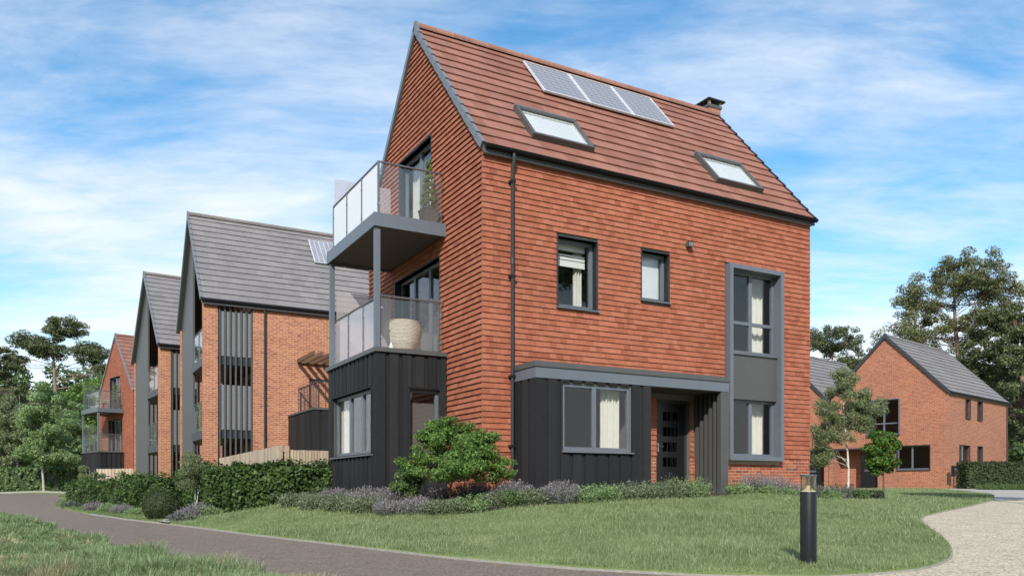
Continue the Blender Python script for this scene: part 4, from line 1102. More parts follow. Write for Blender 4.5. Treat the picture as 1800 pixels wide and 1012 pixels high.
# ------------------------------------------------------------------ pair of brick gables on the right
YAWR = R(41.66)
def semi(root, gnd, detail):
    W, L, EV, RD = 6.62, 8.86, 5.12, 8.52; zb = -0.3; br = 'brickwork_red'
    yr, ye, dpt = W / 2, -0.1, 0.22; sl = (RD - EV) / (yr - ye); rz = lambda y: EV + (min(y, W - y) - ye) * sl
    holes_s = [(2.3, 2.95, 3.87, 4.86), (4.06, 4.75, 3.87, 4.86), (1.45, 2.85, 0.1, 2.32), (4.06, 4.75, 1.4, 2.34)] if detail else []
    sw_ = MB()
    for (p, q, s, t) in holes_rects(0.22, L, zb, EV - 0.1, holes_s): sw_.box(p, q, 0.0, 0.22, s, t)
    sw_.build('wall', br, root)
    GW = (0.95, 2.68, 1.03, 2.31); FW = (2.55, 4.3, 2.99, 4.9); DR = (3.75, 6.4, 0.0, 2.2)
    if not detail: GW = (5.0, 5.9, 2.9, 4.4); FW = (1.3, 2.3, 2.9, 4.3); DR = (0.25, 3.4, 0.0, 2.2)
    gw_ = MB()
    for (p, q, s, t) in holes_rects(0.0, W, zb, EV - 0.1, [GW, FW, DR]): gw_.box(0.0, 0.22, p, q, s, t)
    gw_.prism([(0.02, EV - 0.1), (W - 0.02, EV - 0.1), (W - 0.02, rz(W) - 0.1), (yr, RD - 0.22), (0.02, rz(0) - 0.1)], 'x', 0.0, 0.22)
    gw_.build('wall', br, root)
    MB().box(0.22, L, W - 0.22, W - 0.004, zb, EV - 0.1).build('wall', br, root)
    MB().prism([(0.23, zb), (W - 0.23, zb), (W - 0.23, rz(W - 0.23) - 0.2), (yr, RD - 0.25), (0.23, rz(0.23) - 0.2)], 'x', L - 0.22, L - 0.01).build('wall', br, root)
    MB().box(0.23, L - 0.23, 0.23, W - 0.23, 2.5, 2.7).build('floor_slab', 'room_wall', root)
    MB().box(0.23, L - 0.23, 0.23, W - 0.23, -0.2, 0.0).build('floor_slab', 'room_floor', root)
    MB().box(3.4, 3.5, 0.23, W - 0.23, 0.0, 5.0).build('partition', 'room_wall', root)
    x0, x1 = -0.09, L + 0.06; dz = 0.05 * math.sqrt(1 + sl * sl); t = 0.12; zz = lambda y: rz(y) - dz
    roof = MB().prism([(ye + 0.02, zz(ye + 0.02)), (yr, zz(yr)), (W - ye - 0.02, zz(W - ye - 0.02)), (W - ye - 0.02, zz(W - ye - 0.02) - t), (yr, zz(yr) - t), (ye + 0.02, zz(ye + 0.02) - t)], 'x', x0 + 0.01, x1 - 0.01).build('roof', 'cap_grey', root)
    roof_tiles(roof, x0, x1, ye, EV, yr, RD, 13, 'roof_grey', seed=31)
    verge_caps(roof, x0 - 0.03, x0 + 0.04, ye, EV, yr, RD, 13, 'frame_dark')
    MB().prism([(W - ye - 0.1, rz(W - ye - 0.1) + 0.02), (yr, RD + 0.02), (yr, RD - 0.2), (W - ye - 0.1, rz(W - ye - 0.1) - 0.2)], 'x', x0 - 0.03, x0 + 0.04).build('verge_cap', 'frame_dark', roof)
    ridge_tiles(roof, x0, x1, yr, RD - 0.05, 'roof_grey', 'frame_dark', 0.1)
    MB().tube([(x0, -0.14, EV - 0.06), (x1, -0.14, EV - 0.06)], 0.055, 8).build('gutter', 'black_plastic', root, smooth=True)
    window(root, 'G', 0.0, *GW, mull=((GW[0] * 0.45 + GW[1] * 0.55),) if detail else (), depth=0.1, fmat='frame_dark' if not detail else 'frame_grey')
    window(root, 'G', 0.0, *FW, mull=((FW[0] + FW[1]) / 2,) if detail else (), trans=(3.6,) if detail else (), depth=0.08, rd=-0.14 if detail else None, reveal='frame_grey' if detail else 'frame_dark')
    # recessed porch with door
    MB().box(1.1, 1.2, DR[0] + 0.005, DR[1] - 0.005, 0.0, 2.195).build('recess_wall', 'brickwork_red', root)
    d0 = 3.85 if detail else 0.6
    dd = MB().box(0.3, 0.36, d0, d0 + 1.0, 0.0, 2.1).build('door', 'door_black', root)
    MB().box(0.285, 0.2995, d0 + 0.3, d0 + 0.8, 0.95, 1.07).build('letter_plate', 'steel', dd)
    MB().box(0.285, 0.2995, d0 + 0.35, d0 + 0.65, 1.4, 1.9).build('door_pane', 'window_glass', dd)
    MB().box(-0.03, 1.1, DR[0], DR[1], 2.2005, 2.29).build('porch_lintel', 'frame_dark', root)
    if detail:
        for h in holes_s[:2] + holes_s[3:]: window(root, 'F', 0.0, *h, depth=0.1, fmat='frame_dark')
        dr = window(root, 'F', 0.0, *holes_s[2], mull=(2.0,), depth=0.1, fmat='frame_dark', sill=False, name='glazed_door')
        MB().tube([(L - 0.12, -0.06, EV - 0.1), (L - 0.12, -0.06, zb)], 0.036, 8).build('downpipe', 'frame_dark', root, smooth=True)
r1 = thing('brick_house', 'two storey brick gabled house with grey roof behind the round green tree', 'house', (22.98, 43.0, 0.1), YAWR)
semi(r1, 0.1, True)
vr_ = Vector((-math.sin(YAWR), math.cos(YAWR))); ur_ = Vector((math.cos(YAWR), math.sin(YAWR)))
p2 = Vector((22.98, 43.0)) + vr_ * 6.66
r2 = thing('brick_house', 'red brick gabled house just showing past the tall house behind the birch', 'house', (p2.x, p2.y, 0.1), YAWR)
semi(r2, 0.1, False)
# small things in front of it
q = Vector((22.98, 43.0)) - vr_ * 0.12 + ur_ * 0.15
pb = thing('post_box', 'slim black post box on a pole at the brick house corner', 'post box', (q.x - 0.2, q.y - 0.5, h1(q.x, q.y)), YAWR)
MB().box(-0.13, 0.13, -0.08, 0.08, 0.62, 1.14).box(-0.15, 0.15, -0.1, 0.1, 1.14, 1.17).build('box_body', 'black_plastic', pb)
MB().box(-0.1, 0.1, -0.086, -0.0805, 0.98, 1.02).build('box_slot', 'steel', pb)
MB().tube([(0, 0, -0.05), (0, 0, 0.62)], 0.03, 8).build('pole', 'black_plastic', pb)
for i, s in enumerate((5.05, 5.32)):
    q = Vector((22.98, 43.0)) + vr_ * s - ur_ * 0.35
    pt = thing('plant_pot', 'small dark pot by the black door of the right brick house, %s the door' % ('nearer' if i == 0 else 'farther from'), 'pot', (q.x, q.y, h1(q.x, q.y) + 0.02), 0)
    MB().lathe([(0.07, 0), (0.1, 0.22), (0.11, 0.24), (0.09, 0.24)], seg=14).build('pot_body', 'planter', pt, smooth=True)
    rr = np.random.default_rng(40 + i)
    pts = rr.normal(0, 0.05, (120, 3)) + np.array([0, 0, 0.3])
    TO_LEAF = (pt, pts)
    mb = MB()
    for p in pts: mb.quad((p[0] - .02, p[1], p[2]), (p[0], p[1] - .015, p[2] + .02), (p[0] + .02, p[1], p[2] + .03), (p[0], p[1] + .015, p[2] + .01))
    mb.build('foliage', 'leaf_yew', pt, kind='stuff')

# ------------------------------------------------------------------ fences
def fence(label, A, B, ztop0, ztop1, bw=0.125, mat='fence_board', alt=True):
    A = Vector((*A, 0)); B = Vector((*B, 0)); d = B - A; L = d.length; ang = math.atan2(d.y, d.x); d.normalize()
    root = thing('timber_fence', label, 'fence', (A.x, A.y, 0), ang)
    n = int(L / bw); bw = L / n; zb = min(h1(A.x, A.y), h1(B.x, B.y)) - 0.1
    for i in range(n):
        t = (i + 0.5) / n; z = ztop0 + (ztop1 - ztop0) * t; y = 0.022 if (alt and i % 2) else 0.0
        z0 = h1(A.x + d.x * L * t, A.y + d.y * L * t) - 0.03
        MB().box(i * bw + 0.004, (i + 1) * bw - 0.004, y, y + 0.02, z0, z + random.Random(i).uniform(-0.006, 0.006)).build('fence_board', mat, root)
    for fz in (0.15, 0.55, 0.9):
        z0, z1 = zb + (ztop0 - zb) * fz, zb + (ztop1 - zb) * fz
        MB().hexa([(0, 0.043, z0), (L, 0.043, z1), (L, 0.09, z1), (0, 0.09, z0), (0, 0.043, z0 + 0.07), (L, 0.043, z1 + 0.07), (L, 0.09, z1 + 0.07), (0, 0.09, z0 + 0.07)]).build('fence_rail', mat, root)
    k = max(2, int(L / 1.8) + 1)
    for i in range(k):
        t = i / (k - 1); MB().box(L * t - 0.05, L * t + 0.05, 0.0905, 0.19, zb - 0.2, ztop0 + (ztop1 - ztop0) * t - 0.02).build('fence_post', mat, root)
    return root
fence('pale close-boarded fence running back from the hedge to the brick pier', (-10.3, 28.75), (-6.55, 23.3), 1.17, 1.36, bw=0.15, alt=False)
fence('pale low fence of narrow upright boards between hedge and black extension', (-6.5, 23.35), (-4.3, 24.5), 1.22, 1.22, bw=0.085)
fence('pale short fence panel below the small distant balconied house', (-24.2, 47.6), (-21.6, 46.6), 1.22, 1.22)
fence('brown boarded fence behind the clipped hedge by the right brick house', (29.2, 46.5), (40, 46.0), 1.75, 1.75, bw=0.15, mat='wood_brown')

# ------------------------------------------------------------------ bollard
bx_, by_, bz_ = gp(1421, 990, 8.0)
bo = thing('bollard_light', 'black cylindrical bollard light with clear glass head standing on the lawn', 'bollard', (bx_, by_, bz_), 0)
MB().lathe([(0.0775, -0.1), (0.0775, 0.0), (0.0775, 0.70), (0.076, 0.704), (0.071, 0.705)], seg=40).build('post', 'bollard_paint' if 'bollard_paint' in M else 'black_plastic', bo, smooth=True)
MB().lathe([(0.071, 0.7051), (0.068, 0.712), (0.045, 0.722), (0.026, 0.74), (0.018, 0.765), (0.0, 0.766)], seg=28).build('reflector', 'white_paint', bo, smooth=True)
MB().lathe([(0.013, 0.7665), (0.014, 0.83), (0.022, 0.848), (0.0, 0.8485)], seg=18).build('lamp', 'steel', bo, smooth=True)
gl = MB(); S = 36
for r, z in ((0.073, 0.7055), (0.073, 0.849), (0.069, 0.849), (0.069, 0.7055)):
    for k in range(S): gl.v.append((r * math.cos(2 * math.pi * k / S), r * math.sin(2 * math.pi * k / S), z))
for j in range(3):
    for k in range(S): gl.f.append((j * S + k, j * S + (k + 1) % S, (j + 1) * S + (k + 1) % S, (j + 1) * S + k))
gl.build('glass_head', 'lamp_glass', bo, smooth=True)
for k in range(3):
    a = 2 * math.pi * k / 3 + 0.55; MB().tube([(0.066 * math.cos(a), 0.066 * math.sin(a), 0.7055), (0.066 * math.cos(a), 0.066 * math.sin(a), 0.849)], 0.004, 6).build('rod', 'black_plastic', bo)
MB().lathe([(0.076, 0.8495), (0.0785, 0.852), (0.0785, 0.866), (0.074, 0.871), (0.0, 0.873)], seg=40).build('cap', 'cap_grey', bo, smooth=True)

# ------------------------------------------------------------------ things on the balconies
def leafball(rng, c, rad, n, size):
    p = rng.normal(size=(n, 3)); p /= np.linalg.norm(p, axis=1)[:, None]
    return c + p * np.asarray(rad) * rng.uniform(0.75, 1.05, (n, 1)), p
def basket(root):
    prof = [(0.19, 0.0), (0.265, 0.08), (0.345, 0.22), (0.40, 0.4), (0.415, 0.52), (0.385, 0.64), (0.345, 0.70), (0.31, 0.70), (0.31, 0.62), (0.0, 0.6)]
    n = 26; pr = []
    for i in range(n):
        t = i / (n - 1); z = 0.70 * t
        r = np.interp(z, [p[1] for p in prof[:7]], [p[0] for p in prof[:7]])
        pr += [(r, z), (r + 0.012, z + 0.013)]
    pr += [(0.31, 0.70), (0.30, 0.60), (0.0, 0.595)]
    MB().lathe(pr, seg=40).build('basket_body', 'wicker', root, smooth=False)

# ------------------------------------------------------------------ plants
def leaf_quads(C, Nrm, L, Wd, rng, droop=0.0):
    """rhombic leaves, slightly folded: centres C, normals Nrm, length L, width Wd"""
    n = len(C); L = np.broadcast_to(np.asarray(L, float), (n,)); Wd = np.broadcast_to(np.asarray(Wd, float), (n,))
    Nrm = Nrm / (np.linalg.norm(Nrm, axis=1)[:, None] + 1e-9)
    r = rng.normal(size=(n, 3)); r[:, 2] -= droop
    t = r - (r * Nrm).sum(1)[:, None] * Nrm; t /= np.linalg.norm(t, axis=1)[:, None] + 1e-9
    b = np.cross(Nrm, t)
    V = np.empty((n, 4, 3))
    V[:, 0] = C - t * L[:, None] / 2; V[:, 2] = C + t * L[:, None] / 2 - Nrm * L[:, None] * 0.1
    V[:, 1] = C + b * Wd[:, None] / 2 + Nrm * Wd[:, None] * 0.12; V[:, 3] = C - b * Wd[:, None] / 2 + Nrm * Wd[:, None] * 0.12
    return V.reshape(-1, 3)
def quads_obj(name, V, mat, parent=None, **kw):
    F = np.arange(len(V)).reshape(-1, 4)
    return place(name, np_mesh(name, V, F, mat), parent, **kw)
def cluster_leaves(rng, centers, radii, n_each, size, aspect=0.45, up=0.5, fill=0.35, jitter=0.7, droop=0.2):
    out = []
    for c, r, n in zip(centers, radii, n_each):
        p = rng.normal(size=(n, 3)); p /= np.linalg.norm(p, axis=1)[:, None]
        rad = np.where(rng.random(n) < fill, rng.random(n) ** 0.5, rng.uniform(0.72, 1.08, n))
        C = np.asarray(c) + p * rad[:, None] * np.asarray(r)
        Nn = p + rng.normal(size=(n, 3)) * jitter + np.array([0, 0, up])
        L = size * rng.uniform(0.7, 1.35, n)
        out.append(leaf_quads(C, Nn, L, L * aspect, rng, droop))
    return np.concatenate(out)
def limb(mb, a, b, r0, r1, rng, bend=0.12, seg=6, steps=5, sag=0.0):
    a = np.asarray(a, float); b = np.asarray(b, float); L = np.linalg.norm(b - a); o = rng.normal(size=3) * bend * L; o[2] += sag * L
    pts = [a + (b - a) * t + o * math.sin(math.pi * t) * 0.7 + (rng.normal(size=3) * 0.02 * L if 0 < t < 1 else 0) for t in np.linspace(0, 1, steps)]
    mb.tube(pts, [r0 + (r1 - r0) * t for t in np.linspace(0, 1, steps)], seg)
def tree(name, label, cat, pos, H, seed, crown, trunk_r, leaf, bark, leafmat, n_leaf, size, aspect=0.5, lean=(0, 0), trunk_top=0.85, group=None, cl_scale=1.0, fill=0.35, stems=1, flat=0.75, droop=0.2, up=0.5, rise=(0.05, 0.22), limb_r=0.4):
    """crown: list of (dx,dy,z, rx,rz) lobes in fractions of H; clusters are strewn in the lobes, limbs reach for them"""
    rng = np.random.default_rng(seed); root = thing(name, label, cat, pos, 0, group)
    lobes = []; owner = []
    for li, (dx, dy, z, rx, rz, n) in enumerate(crown):
        for _ in range(n):
            owner.append(li)
            p = rng.normal(size=3); p /= np.linalg.norm(p); p *= rng.uniform(0.35, 0.95)
            c = np.array([dx + p[0] * rx, dy + p[1] * rx, z + p[2] * rz]) * H
            k = leaf * H * rng.uniform(0.65, 1.25) * cl_scale
            lobes.append((c, np.array([k, k, k * flat])))
    mb = MB()
    def spine(t, s=0): 
        return np.array([lean[0] * t * t + 0.012 * math.sin(t * 7 + seed + s * 2), lean[1] * t * t + 0.012 * math.sin(t * 5 + seed * 2 + s), t]) * H
    for s in range(stems):
        off = rng.normal(size=3) * (0.0 if stems == 1 else 0.02) * H; off[2] = 0
        ts = np.linspace(0, trunk_top, 10)
        pts = [spine(t, s) + off * (1 + 3 * t) - (np.array([0, 0, 0.1]) if t == 0 else 0) for t in ts]
        mb.tube(pts, [trunk_r * (1.25 if i == 0 else 1) * (1 - 0.85 * (t / trunk_top) ** 1.1) for i, t in enumerate(ts)], 9)
    for li, (dx, dy, z, rx, rz, n) in enumerate(crown):
        mine = [l for l, i in zip(lobes, owner) if i == li]
        arms = max(2, min(5, n // 8 + 1)); tips = []
        for j in range(arms):
            g = np.mean([c for c, _ in mine[j::arms]], axis=0) if mine[j::arms] else mine[0][0]
            t = min(trunk_top * 0.97, max(0.15, g[2] / H - rng.uniform(*rise))); a = spine(t); r0 = trunk_r * (1 - 0.85 * t / trunk_top) * limb_r
            r0 = max(r0, 0.002 * H)
            o = rng.normal(size=3) * 0.1 * np.linalg.norm(g - a); pts = [a + (g - a) * q + o * math.sin(math.pi * q) for q in np.linspace(0, 1, 6)]
            mb.tube(pts, [r0 + (0.3 * r0 - r0) * q for q in np.linspace(0, 1, 6)], 6); tips.append((pts, r0))
            for (c, k) in mine[j::arms]:
                m = pts[int(rng.integers(2, 6))]; limb(mb, m, c, max(0.3 * r0, 0.0008 * H), max(0.0005 * H, 0.002), rng, 0.08, 4, 4)
                for _ in range(1):
                    e = c + rng.normal(size=3) * k * 0.8; limb(mb, c, e, max(0.0008 * H, 0.0025), max(0.0004 * H, 0.0015), rng, 0.08, 3, 3)
    mb.build('trunk', bark, root, smooth=True)
    n_each = np.maximum(8, (np.array([k[0] ** 2 for _, k in lobes]) / sum(k[0] ** 2 for _, k in lobes) * n_leaf)).astype(int)
    V = cluster_leaves(rng, [c for c, _ in lobes], [k for _, k in lobes], n_each, size, aspect, up, fill, droop=droop)
    quads_obj('crown', V, leafmat, root)
    return root
def pt(px, Y, dz=0.0):
    x = (px - CXP) / FPX * Y; return (x, Y, h1(x, Y) + dz)

# --- pots on the balconies
def spiral_topiary(label, potlabel, pos, rz, s=1.0, seed=1):
    pot = thing('planter', potlabel, 'planter', pos, rz)
    MB().hexa([(-.16 * s, -.16 * s, 0), (.16 * s, -.16 * s, 0), (.16 * s, .16 * s, 0), (-.16 * s, .16 * s, 0), (-.21 * s, -.21 * s, .38 * s), (.21 * s, -.21 * s, .38 * s), (.21 * s, .21 * s, .38 * s), (-.21 * s, .21 * s, .38 * s)]).build('planter_body', 'planter', pot)
    MB().box(-.22 * s, .22 * s, -.22 * s, .22 * s, .3805 * s, .41 * s).build('planter_rim', 'planter', pot)
    root = thing('topiary', label, 'topiary', (pos[0], pos[1], pos[2] + 0.41 * s), rz)
    rng = np.random.default_rng(seed)
    MB().tube([(0, 0, -0.05), (0, 0, 1.25 * s)], [0.02 * s, 0.008 * s], 6).build('trunk', 'bark_brown', root)
    cs, rs = [], []
    for i in range(60):
        t = i / 59; a = t * 2 * math.pi * 6; r = (0.24 * (1 - t) + 0.05 * t) * s
        cs.append((r * 0.55 * math.cos(a), r * 0.55 * math.sin(a), (0.12 + t * 1.15) * s)); rs.append(np.array([r * 0.62, r * 0.62, 0.055 * s]))
    V = cluster_leaves(rng, cs, rs, [110] * 60, 0.035 * s, 0.45, 0.5)
    quads_obj('crown', V, 'leaf_topiary', root)
spiral_topiary('spiral clipped topiary on the top balcony of the tall red house', 'dark square planter on the top balcony of the tall red house', hw(-0.3, 2.02, 5.84), YAW, 0.84, 3)
bp_ = hw(-0.75, 2.4, 3.061)
bk_ = thing('wicker_basket', 'large round pale wicker basket on the lower balcony', 'basket', bp_, 0.3)
basket(bk_)
ln = thing('lantern', 'little white cone lantern beside the wicker basket', 'lantern', hw(-1.12, 2.15, 3.061), 0)
MB().lathe([(0.075, 0), (0.06, 0.06), (0.02, 0.17), (0.012, 0.2), (0, 0.205)], seg=16).build('lantern_body', 'white_paint', ln, smooth=True)
H4M = Matrix.Translation((-24.2, 52.3, -0.55)) @ Matrix.Rotation(YAW4, 4, 'Z')
spiral_topiary('clipped bush on the top balcony of the small distant house', 'square planter on the top balcony of the small distant house', tuple(H4M @ Vector((-0.4, 2.2, 5.84))), YAW4, 1.0, 5)
chair = thing('wooden_chair', 'light wooden armchair on the distant upper balcony', 'chair', tuple(H4M @ Vector((-0.9, 3.2, 5.84))), YAW4 + 0.3)
MB().box(-.28, .28, -.28, .28, .38, .45).build('seat', 'fence_board', chair)
MB().box(-.28, .28, .24, .29, .45, .88).build('backrest', 'fence_board', chair)
for sx in (-1, 1):
    MB().box(sx * .28 - .03, sx * .28 + .03, -.26, .24, .6, .64).build('armrest', 'fence_board', chair)
    for sy in (-1, 1): MB().box(sx * .25 - .025, sx * .25 + .025, sy * .25 - .025, sy * .25 + .025, 0, .599 if sy < 0 else .38).build('leg', 'fence_board', chair)

# --- hedges
def hedge(label, line, w, ztop, n, size, mat, seed, zb=-0.1, round_=0.12, aspect=0.5, inner='leaf_yew', lumpy=0.13):
    rng = np.random.default_rng(seed); P = [np.array(p, float) for p in line]
    root = thing('hedge', label, 'hedge', (P[0][0], P[0][1], 0), 0); org = np.array([P[0][0], P[0][1], 0])
    segs = [(P[i], P[i + 1]) for i in range(len(P) - 1)]; Ls = [np.linalg.norm(b - a) for a, b in segs]; tot = sum(Ls)
    Cs, Ns = [], []; core = MB()
    for (a, b), L in zip(segs, Ls):
        d = (b - a) / L; nr = np.array([-d[1], d[0]]); zg = min(h1(*a), h1(*b)); Hh = ztop - zg
        area = 2 * L * Hh + L * w + 2 * w * Hh; m = int(n * L / tot)
        k = rng.random(m); s = rng.uniform(0, L, m); h = rng.uniform(0, Hh, m); q = rng.uniform(-w / 2, w / 2, m)
        side = k < 0.62; top = (k >= 0.62) & (k < 0.86)
        sg = np.where(rng.random(m) < 0.6, -1, 1); esg = np.where(rng.random(m) < 0.5, 0, 1)
        off = np.where(side, sg * w / 2, q); hz_ = np.where(top, Hh, h); ss = np.where(side | top, s, esg * L)
        nrm = np.zeros((m, 3))
        nrm[side, 0] = nr[0] * sg[side]; nrm[side, 1] = nr[1] * sg[side]; nrm[top, 2] = 1
        en = ~(side | top); nrm[en, 0] = d[0] * (2 * esg[en] - 1); nrm[en, 1] = d[1] * (2 * esg[en] - 1)
        lump = lumpy * (np.sin(ss * 5.1 + h * 3) + np.sin(ss * 2.3 + h * 4.7 + 1) + np.sin(q * 6)) / 2
        C = np.stack([a[0] + d[0] * ss + nr[0] * off, a[1] + d[1] * ss + nr[1] * off, zg + hz_], -1) + nrm * (lump[:, None] + rng.normal(0, 0.35 * size, (m, 1)) - 0.3 * size)
        Cs.append(C); Ns.append(nrm + rng.normal(size=(m, 3)) * 0.55 + np.array([0, 0, 0.35]))
        e = min(0.1, w * 0.2)
        c = [a + nr * (w / 2 - e) + d * e, b + nr * (w / 2 - e) - d * e, b - nr * (w / 2 - e) - d * e, a - nr * (w / 2 - e) + d * e]
        core.hexa([(*(p - org[:2]), zg - 0.1) for p in c] + [(*(p - org[:2]), ztop - e) for p in c])
    C = np.concatenate(Cs) - org; Nn = np.concatenate(Ns); L_ = size * rng.uniform(0.65, 1.35, len(C))
    core.build('twigs', inner, root, kind='stuff')
    quads_obj('foliage', leaf_quads(C, Nn, L_, L_ * aspect, rng, 0.3), mat, root, kind='stuff')
hedge('tall glossy laurel hedge at the corner of the black boarded bay', [(-4.45, 20.1), (-6.6, 19.3)], 0.95, 0.63, 14000, 0.1, 'leaf_laurel', 51)
hedge('long laurel hedge running back beside the pale fence', [(-7.0, 19.8), (-10.9, 27.6)], 0.9, 0.62, 16000, 0.1, 'leaf_laurel', 52)
hedge('dark clipped hedge along the road below the brick piers', [(-9.55, 23.0), (-12.0, 25.2)], 0.9, 0.40, 7000, 0.1, 'leaf_laurel', 53)
hedge('low clipped hedge at the road bend below the distant house', [(-12.3, 25.7), (-15.1, 28.6)], 0.9, 0.30, 6000, 0.1, 'leaf_laurel', 54)
hedge('long green hedge at the far side of the road before the woods', [(-52, 61), (-25.5, 59.5)], 1.6, 1.55, 9000, 0.28, 'leaf_mid', 55)
hedge('trimmed box-shaped dark hedge beside the right brick house', [(21.0, 38.2), (30.5, 37.4)], 1.1, 1.32, 12000, 0.11, 'leaf_yew', 56, lumpy=0.02)
hedge('short trimmed hedge block in the bed at the birch foot', [(8.0, 19.3), (8.35, 19.6)], 0.4, 0.08, 900, 0.05, 'leaf_mid', 57, lumpy=0.02)
hedge('second trimmed hedge block right of the birch foot', [(8.65, 19.9), (9.0, 20.2)], 0.4, 0.06, 900, 0.05, 'leaf_yew', 58, lumpy=0.02)

# --- shrubs and trees near the house
tree('shrub_tree', 'bright green bushy little tree with reddish stem at the house corner', 'tree', pt(793, 14.75), 1.78, 61,
     [(0.03, 0, 0.55, 0.46, 0.22, 64), (0, 0, 0.80, 0.24, 0.11, 24), (-0.36, 0, 0.42, 0.18, 0.15, 24), (0.46, 0, 0.42, 0.19, 0.16, 30), (0.06, -0.25, 0.38, 0.42, 0.1, 46), (-0.2, 0, 0.68, 0.2, 0.12, 18), (0.28, 0, 0.66, 0.22, 0.13, 24)], 0.022, 0.08, 'bark_red', 'leaf_bright', 34000, 0.055, 0.45, fill=0.5, flat=0.6, limb_r=0.35)
tree('round_shrub', 'dark green rounded shrub left of the bright bushy tree', 'shrub', pt(716, 15.0), 0.95, 62,
     [(0, 0, 0.5, 0.24, 0.32, 14)], 0.02, 0.16, 'bark_brown', 'leaf_mid', 5000, 0.05, 0.4)
tree('birch_tree', 'slender white-stemmed birch with loose olive leaves by the tall house', 'tree', pt(1490, 26.5), 4.35, 63,
     [(-0.02, 0, 0.62, 0.22, 0.25, 60), (-0.17, 0, 0.5, 0.12, 0.24, 30), (0.15, 0, 0.62, 0.14, 0.17, 30), (-0.03, 0, 0.85, 0.1, 0.1, 16), (-0.2, 0, 0.3, 0.1, 0.14, 16)], 0.04, 0.05, 'bark_birch', 'leaf_birch', 30000, 0.06, 0.5, limb_r=0.25, lean=(-0.05, 0), fill=0.7, droop=0.8, up=0.1)
tree('small_tree', 'small round-crowned green tree standing on the lawn before the right brick house', 'tree', pt(1552, 25.8), 2.42, 64,
     [(0, 0, 0.58, 0.19, 0.28, 30), (0, 0, 0.42, 0.2, 0.15, 14)], 0.032, 0.085, 'bark_brown', 'leaf_red', 9000, 0.09, 0.45, fill=0.4)
tree('young_birch', 'twiggy grey-green young tree between the two laurel hedges', 'tree', pt(340, 20.2), 1.75, 65,
     [(0, 0, 0.68, 0.2, 0.26, 24), (-0.1, 0, 0.5, 0.18, 0.15, 10)], 0.012, 0.09, 'bark_birch', 'leaf_birch', 9000, 0.04, 0.4, stems=3, fill=0.6, limb_r=0.3)
tree('young_birch', 'small twiggy tree before the farther brick house pier', 'tree', pt(243, 25.5), 1.35, 66,
     [(0, 0, 0.6, 0.28, 0.3, 22)], 0.012, 0.1, 'bark_birch', 'leaf_birch', 7000, 0.05, 0.4, stems=3, fill=0.6)
tree('young_birch', 'small twiggy tree at the road bend before the distant house', 'tree', pt(158, 28.5), 1.5, 67,
     [(0, 0, 0.6, 0.3, 0.3, 22)], 0.012, 0.1, 'bark_birch', 'leaf_birch', 7000, 0.055, 0.4, stems=3, fill=0.6)
def ball(label, pos, r, seed, mat='leaf_yew', n=6000, size=0.035):
    rng = np.random.default_rng(seed); root = thing('clipped_ball', label, 'shrub', pos, 0)
    p = rng.normal(size=(n, 3)); p /= np.linalg.norm(p, axis=1)[:, None]
    C = p * np.array([r, r, r * 0.85]) * rng.uniform(0.93, 1.03, (n, 1)) + np.array([0, 0, r * 0.72])
    L = size * rng.uniform(0.7, 1.3, n)
    quads_obj('foliage', leaf_quads(C, p + rng.normal(size=(n, 3)) * 0.5, L, L * 0.5, rng), mat, root)
    MB().lathe([(0.02, -0.05), (r * 0.7, r * 0.2), (r * 0.9, r * 0.7), (r * 0.65, r * 1.25), (0.01, r * 1.48)], seg=16).build('twigs', 'leaf_yew', root)
ball('dark clipped round shrub beside the road, before the laurel hedge', pt(286, 18.9), 0.44, 71)

